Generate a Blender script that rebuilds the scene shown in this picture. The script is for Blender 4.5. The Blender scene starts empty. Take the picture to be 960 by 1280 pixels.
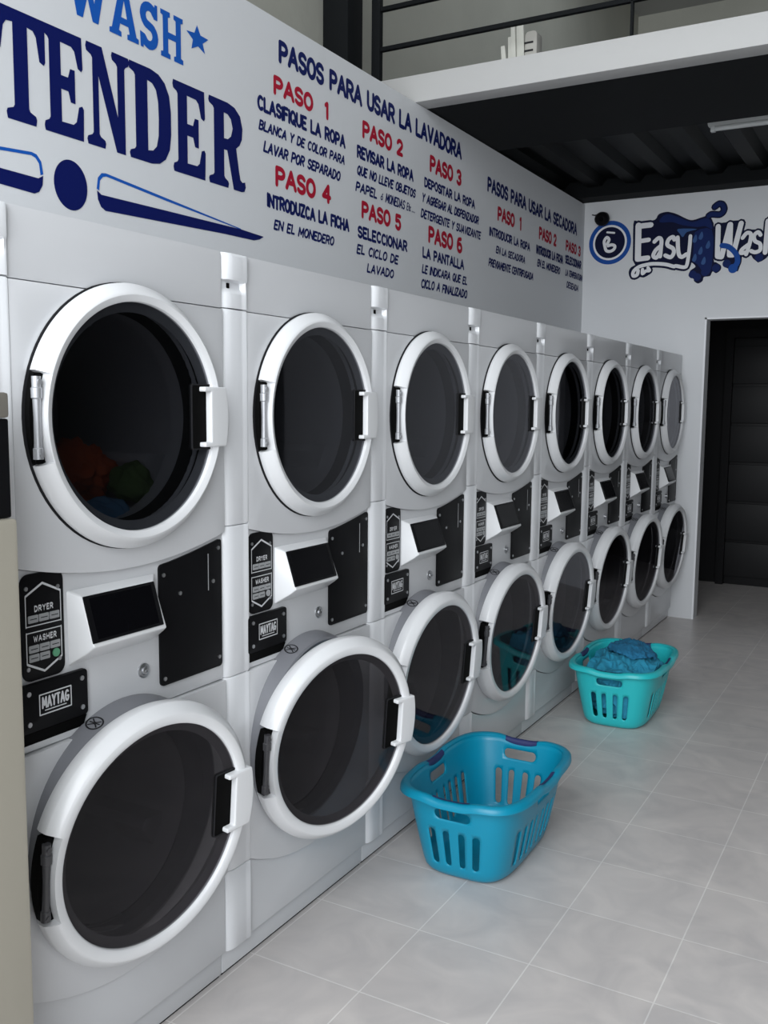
import bpy, bmesh, math, random
from mathutils import Vector, Matrix, noise
from mathutils.geometry import delaunay_2d_cdt, tessellate_polygon

random.seed(7)
scene = bpy.context.scene
COL = scene.collection
PI = math.pi

# ------------------------------------------------------------------ camera
# world: the row of machines runs along +Y, machine fronts near x = 0, room is x > 0
cam_d = bpy.data.cameras.new('camera')
cam = bpy.data.objects.new('camera', cam_d)
COL.objects.link(cam)
_yaw, _pitch, _roll = 0.5133, 0.1122, 0.0090
_f = Vector((-math.sin(_yaw)*math.cos(_pitch), math.cos(_yaw)*math.cos(_pitch), -math.sin(_pitch)))
_r0 = Vector((math.cos(_yaw), math.sin(_yaw), 0))
_u0 = _r0.cross(_f)
_r = _r0*math.cos(_roll) + _u0*math.sin(_roll)
_u = -_r0*math.sin(_roll) + _u0*math.cos(_roll)
m = Matrix((_r, _u, -_f)).transposed().to_4x4()
m.translation = Vector((1.4789, -1.7994, 1.463))
cam.matrix_world = m
cam_d.sensor_fit = 'VERTICAL'
cam_d.sensor_height = 36.0
cam_d.lens = 36.0*1189.19/1280.0
cam_d.clip_start = 0.02
scene.camera = cam

# ------------------------------------------------------------------ light
world = bpy.data.worlds.new('world')
scene.world = world
world.use_nodes = True
bg = world.node_tree.nodes['Background']
bg.inputs[0].default_value = (0.80, 0.90, 1.0, 1)
bg.inputs[1].default_value = 0.9


def area(name, loc, direction, sx, sy, power, col):
    d = bpy.data.lights.new(name, 'AREA')
    d.shape = 'RECTANGLE'
    d.size = sx
    d.size_y = sy
    d.energy = power
    d.color = col
    o = bpy.data.objects.new(name, d)
    COL.objects.link(o)
    o.location = loc
    o.rotation_euler = Vector(direction).to_track_quat('-Z', 'Z').to_euler()
    return o


# overcast daylight coming in through the open shop front behind the camera
area('daylight', (1.3, -3.40, 2.9), (-0.08, 1, -0.16), 3.9, 4.0, 310, (0.95, 0.975, 1.0))
# added fill light over the loft, brightening the upper concrete wall
area('loft_fill', (1.0, 5.2, 5.38), (0, 0, -1), 3.0, 1.6, 14, (0.95, 0.98, 1.0))

vs = scene.view_settings
scene.display_settings.display_device = 'sRGB'
vs.view_transform = 'Standard'
vs.look = 'None'
vs.exposure = 0.0
vs.gamma = 1.0
vs.use_curve_mapping = False


# ------------------------------------------------------------------ materials
def srgb(r, g, b):
    def f(c):
        c /= 255.0
        return c/12.92 if c <= 0.04045 else ((c+0.055)/1.055)**2.4
    return (f(r), f(g), f(b), 1)


def mat(name, col, rough=0.5, metal=0.0, spec=0.5, coat=0.0, bump=0.0, bscale=60.0, mottle=0.0, mscale=4.0):
    mt = bpy.data.materials.new(name)
    mt.use_nodes = True
    nt = mt.node_tree
    b = nt.nodes['Principled BSDF']
    b.inputs['Base Color'].default_value = col
    b.inputs['Roughness'].default_value = rough
    b.inputs['Metallic'].default_value = metal
    b.inputs['Specular IOR Level'].default_value = spec
    b.inputs['Coat Weight'].default_value = coat
    tc = nt.nodes.new('ShaderNodeTexCoord')
    if bump > 0:
        n = nt.nodes.new('ShaderNodeTexNoise')
        n.inputs['Scale'].default_value = bscale
        n.inputs['Detail'].default_value = 4
        bp = nt.nodes.new('ShaderNodeBump')
        bp.inputs['Strength'].default_value = bump
        bp.inputs['Distance'].default_value = 0.01
        nt.links.new(tc.outputs['Object'], n.inputs['Vector'])
        nt.links.new(n.outputs['Fac'], bp.inputs['Height'])
        nt.links.new(bp.outputs['Normal'], b.inputs['Normal'])
    if mottle > 0:
        n = nt.nodes.new('ShaderNodeTexNoise')
        n.inputs['Scale'].default_value = mscale
        n.inputs['Detail'].default_value = 6
        cr = nt.nodes.new('ShaderNodeMix')
        cr.data_type = 'RGBA'
        cr.inputs[6].default_value = tuple(c*(1-mottle) for c in col[:3])+(1,)
        cr.inputs[7].default_value = tuple(min(1, c*(1+mottle)) for c in col[:3])+(1,)
        nt.links.new(tc.outputs['Object'], n.inputs['Vector'])
        nt.links.new(n.outputs['Fac'], cr.inputs[0])
        nt.links.new(cr.outputs[2], b.inputs['Base Color'])
    return mt


M = {}
M['wall'] = mat('painted wall', (0.66, 0.675, 0.695, 1), 0.55, bump=0.05, bscale=25, mottle=0.015, mscale=2)
M['darkwall'] = mat('dark grey painted wall', (0.10, 0.105, 0.10, 1), 0.6, mottle=0.05, mscale=2)
M['enamel'] = mat('white enamel', (0.63, 0.64, 0.66, 1), 0.30, coat=0.2)
M['trimwhite'] = mat('white trim', (0.76, 0.775, 0.80, 1), 0.30, coat=0.2)
M['doorwhite'] = mat('white door plastic', (0.74, 0.75, 0.765, 1), 0.32, coat=0.15)
M['black'] = mat('black panel', (0.005, 0.005, 0.006, 1), 0.42, spec=0.12)
M['screen'] = mat('black screen', (0.003, 0.003, 0.004, 1), 0.2, spec=0.08)
M['recess'] = mat('black recess', (0.003, 0.003, 0.003, 1), 0.7, spec=0.05)
M['steel'] = mat('brushed steel', (0.55, 0.56, 0.58, 1), 0.35, metal=1.0)
M['hinge'] = mat('cast hinge', (0.42, 0.43, 0.45, 1), 0.45, metal=0.6)
M['darkhinge'] = mat('dark hinge', (0.05, 0.05, 0.055, 1), 0.4)
M['collar'] = mat('grey collar', (0.20, 0.205, 0.225, 1), 0.4)
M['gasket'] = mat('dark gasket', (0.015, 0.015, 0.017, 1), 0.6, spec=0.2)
M['drum'] = mat('drum metal', (0.55, 0.55, 0.57, 1), 0.45, metal=0.2)
M['drumback'] = mat('dark drum back', (0.06, 0.06, 0.065, 1), 0.5)
M['label'] = mat('pale print', (0.62, 0.63, 0.65, 1), 0.5)
M['button'] = mat('grey button', (0.33, 0.34, 0.35, 1), 0.5)
M['green'] = mat('green button', (0.10, 0.32, 0.18, 1), 0.4)
M['navy'] = mat('navy paint', srgb(8, 20, 84), 0.6, spec=0.12)
M['navytext'] = mat('dark blue lettering paint', srgb(16, 28, 88), 0.6, spec=0.12)
M['blue'] = mat('bright blue paint', srgb(22, 84, 172), 0.6, spec=0.12)
M['red'] = mat('red paint', srgb(168, 24, 50), 0.6, spec=0.12)
M['logonavy'] = mat('logo navy', srgb(14, 20, 52), 0.6, spec=0.12)
M['logoblue'] = mat('logo blue', srgb(20, 38, 92), 0.6, spec=0.12)
M['logomid'] = mat('logo mid blue', srgb(30, 78, 158), 0.6, spec=0.12)
M['logolight'] = mat('logo pale blue', srgb(58, 90, 142), 0.6, spec=0.12)
M['logowhite'] = mat('logo white', (0.80, 0.81, 0.84, 1), 0.5)
M['concrete'] = mat('concrete', srgb(180, 180, 170), 0.9, bump=0.25, bscale=14, mottle=0.16, mscale=1.6)
M['slab'] = mat('painted slab edge', (0.44, 0.44, 0.435, 1), 0.6, bump=0.15, bscale=18)
M['blacksteel'] = mat('black steel', (0.007, 0.008, 0.009, 1), 0.7, spec=0.1)
M['deck'] = mat('dark deck', (0.005, 0.006, 0.006, 1), 0.45, spec=0.07)
M['lampwhite'] = mat('lamp housing', (0.50, 0.52, 0.52, 1), 0.35)
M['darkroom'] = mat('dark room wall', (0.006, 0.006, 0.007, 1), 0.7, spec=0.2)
M['blackdoor'] = mat('black door', (0.010, 0.010, 0.011, 1), 0.5, spec=0.3)
M['beige'] = mat('beige metal', srgb(166, 161, 148), 0.5, mottle=0.03, mscale=6)
M['greylid'] = mat('grey lid', srgb(120, 116, 108), 0.5)
M['basket'] = mat('teal plastic', srgb(0, 138, 170), 0.38)
M['basketlight'] = mat('turquoise plastic', srgb(40, 190, 196), 0.38)
M['grip'] = mat('navy grip', srgb(40, 48, 98), 0.6)
M['bluecloth'] = mat('blue cloth', srgb(38, 140, 172), 0.9, bump=0.2, bscale=120)
M['navycloth'] = mat('dark blue cloth', srgb(30, 112, 152), 0.9, bump=0.2, bscale=120)
M['orangecloth'] = mat('orange cloth', srgb(225, 105, 60), 0.9)
M['greencloth'] = mat('olive cloth', srgb(96, 124, 70), 0.9)
M['lightcloth'] = mat('pale blue cloth', srgb(100, 150, 190), 0.9)
M['greycloth'] = mat('grey cloth', srgb(176, 178, 186), 0.9)
M['bundle'] = mat('grey wrap', srgb(168, 166, 160), 0.9)
M['pvc'] = mat('white board', srgb(190, 190, 182), 0.6)


def glass_mat(name, tint, fac=1.0):
    mt = bpy.data.materials.new(name)
    mt.use_nodes = True
    nt = mt.node_tree
    nt.nodes.clear()
    out = nt.nodes.new('ShaderNodeOutputMaterial')
    tr = nt.nodes.new('ShaderNodeBsdfTransparent')
    tr.inputs[0].default_value = tint
    gl = nt.nodes.new('ShaderNodeBsdfGlossy')
    gl.inputs['Roughness'].default_value = 0.03
    gl.inputs['Color'].default_value = (0.75, 0.75, 0.80, 1)
    fr = nt.nodes.new('ShaderNodeFresnel')
    fr.inputs[0].default_value = 1.38
    mx = nt.nodes.new('ShaderNodeMixShader')
    geo = nt.nodes.new('ShaderNodeNewGeometry')
    inv = nt.nodes.new('ShaderNodeMath')
    inv.operation = 'SUBTRACT'
    inv.inputs[0].default_value = 1.0
    mul = nt.nodes.new('ShaderNodeMath')
    mul.operation = 'MULTIPLY'
    nt.links.new(geo.outputs['Backfacing'], inv.inputs[1])
    nt.links.new(inv.outputs[0], mul.inputs[0])
    nt.links.new(fr.outputs[0], mul.inputs[1])
    nt.links.new(mul.outputs[0], mx.inputs[0])      # the far face of the pane only tints
    nt.links.new(tr.outputs[0], mx.inputs[1])
    nt.links.new(gl.outputs[0], mx.inputs[2])
    nt.links.new(mx.outputs[0], out.inputs[0])
    return mt


M['glass'] = glass_mat('smoked glass', (0.43, 0.435, 0.45, 1))
M['glassdark'] = glass_mat('dark smoked glass', (0.42, 0.41, 0.42, 1))


def floor_mat():
    mt = bpy.data.materials.new('ceramic tiles')
    mt.use_nodes = True
    nt = mt.node_tree
    b = nt.nodes['Principled BSDF']
    tc = nt.nodes.new('ShaderNodeTexCoord')
    mp = nt.nodes.new('ShaderNodeMapping')
    mp.inputs['Location'].default_value = (-0.010, -0.123, 0)
    br = nt.nodes.new('ShaderNodeTexBrick')
    br.offset = 0.0
    br.squash = 1.0
    br.inputs['Scale'].default_value = 1.0
    br.inputs['Brick Width'].default_value = 0.326
    br.inputs['Row Height'].default_value = 0.327
    br.inputs['Mortar Size'].default_value = 0.0022
    br.inputs['Mortar Smooth'].default_value = 0.3
    br.inputs['Bias'].default_value = 0.0
    br.inputs['Color1'].default_value = (0.60, 0.57, 0.555, 1)
    br.inputs['Color2'].default_value = (0.63, 0.60, 0.585, 1)
    br.inputs['Mortar'].default_value = (0.78, 0.76, 0.74, 1)
    nz = nt.nodes.new('ShaderNodeTexNoise')
    nz.inputs['Scale'].default_value = 5.0
    nz.inputs['Detail'].default_value = 8
    nz.inputs['Distortion'].default_value = 1.4
    rp = nt.nodes.new('ShaderNodeValToRGB')
    rp.color_ramp.elements[0].position = 0.3
    rp.color_ramp.elements[0].color = (0.86, 0.86, 0.87, 1)
    rp.color_ramp.elements[1].position = 0.7
    rp.color_ramp.elements[1].color = (1.07, 1.06, 1.05, 1)
    mul = nt.nodes.new('ShaderNodeMix')
    mul.data_type = 'RGBA'
    mul.blend_type = 'MULTIPLY'
    mul.inputs[0].default_value = 1.0
    L = nt.links.new
    L(tc.outputs['Object'], mp.inputs['Vector'])
    L(mp.outputs['Vector'], br.inputs['Vector'])
    L(tc.outputs['Object'], nz.inputs['Vector'])
    L(nz.outputs['Fac'], rp.inputs[0])
    L(br.outputs['Color'], mul.inputs[6])
    L(rp.outputs[0], mul.inputs[7])
    L(mul.outputs[2], b.inputs['Base Color'])
    bp = nt.nodes.new('ShaderNodeBump')
    bp.invert = True
    bp.inputs['Strength'].default_value = 0.25
    bp.inputs['Distance'].default_value = 0.003
    L(br.outputs['Fac'], bp.inputs['Height'])
    L(bp.outputs['Normal'], b.inputs['Normal'])
    b.inputs['Roughness'].default_value = 0.33
    b.inputs['Specular IOR Level'].default_value = 0.45
    return mt


M['floor'] = floor_mat()


# ------------------------------------------------------------------ mesh helpers
class MB:
    def __init__(self):
        self.v = []
        self.f = []

    def add(self, verts, faces):
        o = len(self.v)
        self.v += [tuple(p) for p in verts]
        self.f += [tuple(i+o for i in f) for f in faces]

    def box(self, x0, x1, y0, y1, z0, z1):
        v = [(x, y, z) for x in (x0, x1) for y in (y0, y1) for z in (z0, z1)]
        self.add(v, [(0, 1, 3, 2), (4, 6, 7, 5), (0, 4, 5, 1), (2, 3, 7, 6), (0, 2, 6, 4), (1, 5, 7, 3)])

    def prism(self, poly, a0, a1, axis='x'):
        """poly in the plane across axis: x->(y,z), y->(x,z), z->(x,y); extruded a0..a1"""
        def P(p, a):
            return {'x': (a, p[0], p[1]), 'y': (p[0], a, p[1]), 'z': (p[0], p[1], a)}[axis]
        n = len(poly)
        v = [P(p, a0) for p in poly]+[P(p, a1) for p in poly]
        f = [tuple(range(n-1, -1, -1)), tuple(range(n, 2*n))]
        f += [(i, (i+1) % n, n+(i+1) % n, n+i) for i in range(n)]
        self.add(v, f)

    def lathe_x(self, prof, yc, zc, seg=96, close=False, modify=None, start=0.0):
        """prof: list of (x, r); axis along x through (yc, zc)"""
        n = len(prof)
        angs = seg if isinstance(seg, list) else [start+2*PI*i/seg for i in range(seg)]
        v = []
        for a in angs:
            for k, (x, r) in enumerate(prof):
                if modify:
                    x, r = modify(a, k, x, r)
                v.append((x, yc+r*math.cos(a), zc+r*math.sin(a)))
        f = []
        m_ = len(angs)
        for i in range(m_):
            j = (i+1) % m_
            for k in range(n-1):
                f.append((i*n+k, j*n+k, j*n+k+1, i*n+k+1))
            if close:
                f.append((i*n+n-1, j*n+n-1, j*n, i*n))
        self.add(v, f)

    def disc_x(self, x0, x1, r, yc, zc, seg=64):
        v = [(x, yc+r*math.cos(2*PI*i/seg), zc+r*math.sin(2*PI*i/seg)) for x in (x0, x1) for i in range(seg)]
        f = [tuple(range(seg-1, -1, -1)), tuple(range(seg, 2*seg))]
        f += [(i, (i+1) % seg, seg+(i+1) % seg, seg+i) for i in range(seg)]
        self.add(v, f)

    def tube(self, pts, r, seg=10, cap=True):
        pts = [Vector(p) for p in pts]
        rings = []
        for i, p in enumerate(pts):
            t = (pts[min(i+1, len(pts)-1)]-pts[max(i-1, 0)]).normalized()
            up = Vector((0, 0, 1)) if abs(t.z) < 0.9 else Vector((1, 0, 0))
            a = t.cross(up).normalized()
            b = t.cross(a)
            rr = r[i] if isinstance(r, (list, tuple)) else r
            rings.append([p+rr*(a*math.cos(2*PI*k/seg)+b*math.sin(2*PI*k/seg)) for k in range(seg)])
        v = [q for rg in rings for q in rg]
        f = []
        for i in range(len(pts)-1):
            for k in range(seg):
                f.append((i*seg+k, i*seg+(k+1) % seg, (i+1)*seg+(k+1) % seg, (i+1)*seg+k))
        if cap:
            f.append(tuple(range(seg-1, -1, -1)))
            f.append(tuple((len(pts)-1)*seg+k for k in range(seg)))
        self.add(v, f)

    def mesh(self, name):
        me = bpy.data.meshes.new(name)
        me.from_pydata(self.v, [], self.f)
        bm = bmesh.new()
        bm.from_mesh(me)
        bmesh.ops.recalc_face_normals(bm, faces=bm.faces[:])
        bm.to_mesh(me)
        bm.free()
        me.update()
        return me


def link(name, me, material=None, parent=None, smooth=None, bevel=0.0, bseg=2):
    if material is not None:
        me.materials.append(material)
    o = bpy.data.objects.new(name, me)
    COL.objects.link(o)
    if parent is not None:
        o.parent = parent
    if bevel > 0:
        bm = bmesh.new()
        bm.from_mesh(me)
        bmesh.ops.remove_doubles(bm, verts=bm.verts[:], dist=1e-6)
        ed = [e for e in bm.edges if len(e.link_faces) == 2 and e.calc_face_angle(0) > math.radians(38)]
        if ed:
            bmesh.ops.bevel(bm, geom=ed, offset=bevel, segments=bseg, profile=0.6, affect='EDGES', clamp_overlap=True)
        bm.to_mesh(me)
        bm.free()
        if smooth is None:
            smooth = 45
    if smooth:
        for p in me.polygons:
            p.use_smooth = True
        me.set_sharp_from_angle(angle=math.radians(smooth))
    return o


def build(mb, name, material, parent=None, smooth=None, bevel=0.0, bseg=2):
    return link(name, mb.mesh(name), material, parent, smooth, bevel, bseg)


def tag(o, label=None, cat=None, group=None, kind=None):
    if label:
        o['label'] = label
    if cat:
        o['category'] = cat
    if group:
        o['group'] = group
    if kind:
        o['kind'] = kind
    return o


def empty(name, loc, rz=0.0):
    o = bpy.data.objects.new(name, None)
    o.empty_display_size = 0.1
    COL.objects.link(o)
    o.location = loc
    o.rotation_euler = (0, 0, rz)
    return o


def copy_tree(o, parent=None):
    c = o.copy()
    COL.objects.link(c)
    if parent is not None:
        c.parent = parent
    for ch in [x for x in bpy.data.objects if x.parent == o]:
        copy_tree(ch, c)
    return c


def pip(p, poly):
    c = False
    n = len(poly)
    j = n-1
    for i in range(n):
        a, b = poly[i], poly[j]
        if (a[1] > p[1]) != (b[1] > p[1]) and p[0] < (b[0]-a[0])*(p[1]-a[1])/(b[1]-a[1])+a[0]:
            c = not c
        j = i
    return c


def tri_region(outer, holes, extra=()):
    """triangulate a 2-D outline with holes; returns verts2d, faces, loops (as index lists)"""
    pts = []
    edges = []
    for lp in [outer]+list(holes):
        o = len(pts)
        pts += [Vector(p) for p in lp]
        edges += [(o+i, o+(i+1) % len(lp)) for i in range(len(lp))]
    for e in extra:
        pts.append(Vector(e))
    res = delaunay_2d_cdt(pts, edges, [], 0, 1e-7)
    vs2, fs, orig = res[0], res[2], res[3]
    keep = []
    for f in fs:
        c = sum((vs2[i] for i in f), Vector((0, 0)))/len(f)
        if pip(c, outer) and not any(pip(c, h) for h in holes):
            keep.append(tuple(f))
    back = {}
    for ni, src in enumerate(orig):
        for s in src:
            back[s] = ni
    loops = []
    o = 0
    for lp in [outer]+list(holes):
        loops.append([back[o+i] for i in range(len(lp))])
        o += len(lp)
    return vs2, keep, loops


def plate(mb, outer, holes, x0, x1):
    """flat plate in the y-z plane, from x0 to x1 thick, with holes"""
    v2, fs, loops = tri_region(outer, holes)
    n = len(v2)
    v = [(x0, p[0], p[1]) for p in v2]+[(x1, p[0], p[1]) for p in v2]
    f = [tuple(reversed(t)) for t in fs]+[tuple(i+n for i in t) for t in fs]
    for lp in loops:
        for i in range(len(lp)):
            a, b = lp[i], lp[(i+1) % len(lp)]
            f.append((a, b, b+n, a+n))
    mb.add(v, f)


def circle(yc, zc, r, n=64, a0=0.0, a1=2*PI, closed=True):
    k = n if closed else n-1
    return [(yc+r*math.cos(a0+(a1-a0)*i/k), zc+r*math.sin(a0+(a1-a0)*i/k)) for i in range(n)]


def rrect(y0, y1, z0, z1, r, n=5):
    out = []
    for (cy, cz, a) in ((y1-r, z0+r, -PI/2), (y1-r, z1-r, 0), (y0+r, z1-r, PI/2), (y0+r, z0+r, PI)):
        for i in range(n+1):
            t = a+PI/2*i/n
            out.append((cy+r*math.cos(t), cz+r*math.sin(t)))
    return out


# ------------------------------------------------------------------ paint strokes and lettering (flat paint on a surface)
class Paint:
    """flat shapes in a plane, merged into one outline; to3 maps (u, v) to a world point"""
    def __init__(self, to3):
        self.polys = []
        self.tags = []
        self.g = 0
        self.to3 = to3

    def poly(self, outer, holes=()):
        loops = [[Vector((p[0], p[1], 0)) for p in outer]]+[[Vector((p[0], p[1], 0)) for p in h] for h in holes]
        allp = [p for l in loops for p in l]
        for t in tessellate_polygon(loops):
            self.tri([(allp[i].x, allp[i].y) for i in t])

    def tri(self, pts):
        a = sum(pts[i][0]*pts[(i+1) % len(pts)][1]-pts[(i+1) % len(pts)][0]*pts[i][1] for i in range(len(pts)))
        if abs(a) < 1e-10:
            return
        self.polys.append(list(pts) if a > 0 else list(pts)[::-1])
        self.tags.append(self.g)

    def dot(self, c, r, n=12, ry=None):
        ry = ry or r
        self.tri([(c[0]+r*math.cos(2*PI*i/n+.1), c[1]+ry*math.sin(2*PI*i/n+.1)) for i in range(n)])

    def stroke(self, pts, w, cap=True, n=8):
        for i in range(len(pts)-1):
            a, b = Vector(pts[i]), Vector(pts[i+1])
            d = b-a
            if d.length < 1e-9:
                continue
            nrm = Vector((-d.y, d.x)).normalized()*w/2
            self.tri([tuple(a-nrm), tuple(b-nrm), tuple(b+nrm), tuple(a+nrm)])
        rng = pts if cap else pts[1:-1]
        for p in rng:
            self.dot(p, w/2, n)

    def curve(self, pts, w, sub=5, cap=True):
        self.stroke(smooth_line(pts, sub), w, cap)

    def union(self, polys):
        """one non-overlapping set of triangles for shapes that overlap"""
        vs_, fs_ = [], []
        area_in = 0
        for q in polys:
            o = len(vs_)
            vs_ += [Vector(p) for p in q]
            fs_.append(list(range(o, o+len(q))))
            area_in += abs(sum(q[k][0]*q[(k+1) % len(q)][1]-q[(k+1) % len(q)][0]*q[k][1] for k in range(len(q))))/2
        for eps in (1e-6, 3e-6, 1e-5):
            res = delaunay_2d_cdt(vs_, [], fs_, 0, eps)
            out = []
            area_out = 0
            for f, src in zip(res[2], res[5]):
                if len(src):
                    a = [res[0][k] for k in f]
                    s = (a[1]-a[0]).cross(a[2]-a[0])
                    area_out += abs(s)/2
                    out.append(tuple(a) if s > 0 else tuple(reversed(a)))
            if area_out < area_in*1.02:
                return out
        return [tuple(Vector(p) for p in q) for q in polys]

    def obj(self, name, material, parent=None):
        groups = {}
        for g, q in zip(self.tags, self.polys):
            groups.setdefault(g, []).append(q)
        mb = MB()
        for g, polys in groups.items():
            tris = self.union(polys)
            idx, vs_, fs_ = {}, [], []
            for t in tris:
                f = []
                for p in t:
                    k = (round(p.x, 7), round(p.y, 7))
                    if k not in idx:
                        idx[k] = len(vs_)
                        vs_.append(self.to3(p.x, p.y))
                    f.append(idx[k])
                if len(set(f)) == len(f):
                    fs_.append(tuple(f))
            mb.add(vs_, fs_)
        me = bpy.data.meshes.new(name)
        me.from_pydata(mb.v, [], mb.f)
        me.update()
        return link(name, me, material, parent)


def smooth_line(pts, sub=5, closed=False):
    P = [Vector(p) for p in pts]
    n = len(P)
    out = []
    rng = range(n if closed else n-1)
    for i in rng:
        g = (lambda k: P[k % n]) if closed else (lambda k: P[max(0, min(n-1, k))])
        p0, p1, p2, p3 = g(i-1), g(i), g(i+1), g(i+2)
        for s in range(sub):
            t = s/sub
            q = 0.5*((2*p1)+(p2-p0)*t+(2*p0-5*p1+4*p2-p3)*t*t+(3*p1-p0-3*p2+p3)*t*t*t)
            out.append((q.x, q.y))
    if not closed:
        out.append((P[-1].x, P[-1].y))
    return out


def arc(cx, cy, rx, ry, a0, a1, n=8):
    return [(cx+rx*math.cos(math.radians(a0+(a1-a0)*i/n)), cy+ry*math.sin(math.radians(a0+(a1-a0)*i/n))) for i in range(n+1)]


_O = arc(.5, .5, .5, .5, 90, 450, 16)
_S = arc(.5, .75, .5, .25, 25, 270, 8)+arc(.5, .25, .5, .25, 90, -155, 8)
GLYPH = {
    'A': (.72, [[(0, 0), (.5, 1), (1, 0)], [(.2, .34), (.8, .34)]]),
    'B': (.62, [[(0, 0), (0, 1), (.5, 1)]+arc(.5, .77, .42, .23, 90, -90, 6)+[(0, .54)], [(.5, .54)]+arc(.5, .27, .5, .27, 90, -90, 6)+[(0, 0)]]),
    'C': (.60, [arc(.55, .5, .55, .5, 50, 310, 12)]),
    'D': (.64, [[(0, 0), (0, 1), (.35, 1)]+arc(.35, .5, .65, .5, 90, -90, 10)+[(0, 0)]]),
    'E': (.52, [[(1, 1), (0, 1), (0, 0), (1, 0)], [(0, .52), (.8, .52)]]),
    'F': (.50, [[(1, 1), (0, 1), (0, 0)], [(0, .52), (.8, .52)]]),
    'G': (.64, [arc(.55, .5, .55, .5, 50, 340, 12)+[(1.05, .45), (.62, .45)]]),
    'H': (.62, [[(0, 0), (0, 1)], [(1, 0), (1, 1)], [(0, .5), (1, .5)]]),
    'I': (.0, [[(0, 0), (0, 1)]]),
    'J': (.5, [[(1, 1), (1, .28)]+arc(.5, .28, .5, .28, 0, -160, 6)]),
    'K': (.6, [[(0, 0), (0, 1)], [(1, 1), (0, .42)], [(.3, .6), (1, 0)]]),
    'L': (.5, [[(0, 1), (0, 0), (1, 0)]]),
    'M': (.82, [[(0, 0), (.06, 1), (.5, .25), (.94, 1), (1, 0)]]),
    'N': (.66, [[(0, 0), (0, 1), (1, 0), (1, 1)]]),
    'O': (.66, [_O]),
    'P': (.58, [[(0, 0), (0, 1), (.5, 1)]+arc(.5, .73, .5, .27, 90, -90, 8)+[(0, .46)]]),
    'Q': (.66, [_O, [(.6, .25), (1.05, -.08)]]),
    'R': (.60, [[(0, 0), (0, 1), (.5, 1)]+arc(.5, .73, .48, .27, 90, -90, 8)+[(0, .46)], [(.45, .46), (1, 0)]]),
    'S': (.56, [_S]),
    'T': (.60, [[(0, 1), (1, 1)], [(.5, 1), (.5, 0)]]),
    'U': (.62, [[(0, 1), (0, .35)]+arc(.5, .35, .5, .35, 180, 360, 8)+[(1, 1)]]),
    'V': (.68, [[(0, 1), (.5, 0), (1, 1)]]),
    'W': (.9, [[(0, 1), (.25, 0), (.5, .8), (.75, 0), (1, 1)]]),
    'X': (.62, [[(0, 0), (1, 1)], [(0, 1), (1, 0)]]),
    'Y': (.64, [[(0, 1), (.5, .5), (1, 1)], [(.5, .5), (.5, 0)]]),
    'Z': (.6, [[(0, 1), (1, 1), (0, 0), (1, 0)]]),
    '1': (.12, [[(-.6, .86), (.5, 1), (.5, 0)]]),
    '2': (.56, [arc(.5, .72, .5, .28, 165, -35, 8)+[(0, 0), (1, 0)]]),
    '3': (.54, [arc(.45, .76, .5, .24, 150, -90, 8), arc(.45, .26, .53, .26, 90, -150, 8)]),
    '4': (.62, [[(.75, 0), (.75, 1), (0, .3), (1, .3)]]),
    '5': (.56, [[(.95, 1), (.1, 1), (.05, .58)]+arc(.48, .32, .5, .32, 125, -150, 10)]),
    '6': (.58, [[(.8, 1)]+arc(.5, .5, .5, .5, 120, 180, 4)+arc(.5, .3, .5, .3, 180, 540, 12)]),
    '.': (.02, [[(0, 0), (0, .02)]]),
    'o': (.36, [[(p[0], p[1]*.5) for p in _O], [(.5, .68), (.8, .86)]]),
    't': (.34, [[(.5, .9), (.5, .12), (1, .0)], [(0, .6), (1, .6)]]),
    'c': (.36, [[(p[0], p[1]*.6) for p in arc(.55, .5, .55, .5, 50, 310, 10)]]),
    ' ': (.34, []),
}


def lettering(P, text, u0, u1, v0, v1, weight=0.15, slant=0.0, gap=0.22, jitter=0.0):
    """fit the text into the box u0..u1, v0..v1 with brush strokes of weight * height"""
    h = v1-v0
    w = weight*h
    tot = 0.0
    for i, ch in enumerate(text):
        tot += GLYPH[ch][0]+(gap if i < len(text)-1 else 0)
    su = (u1-u0-w-slant*h*0.5)/max(tot, .01)
    x = u0+w/2
    rnd = random.Random(sum(map(ord, text)))
    for ch in text:
        P.g += 1
        gw, strokes = GLYPH[ch]
        dj = (rnd.random()-.5)*jitter*h
        for s in strokes:
            pts = []
            for (gx, gy) in s:
                vv = v0+w/2+gy*(h-w)+dj
                uu = x+(gx*gw if gw > 0.05 else gx*.3*0+gx*0.0)*su+slant*(vv-v0)*0.5
                if ch == '1':
                    uu = x+gx*.14*su*1.0+slant*(vv-v0)*0.5
                pts.append((uu, vv))
            P.stroke(pts, w)
        x += (gw+gap)*su


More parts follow.
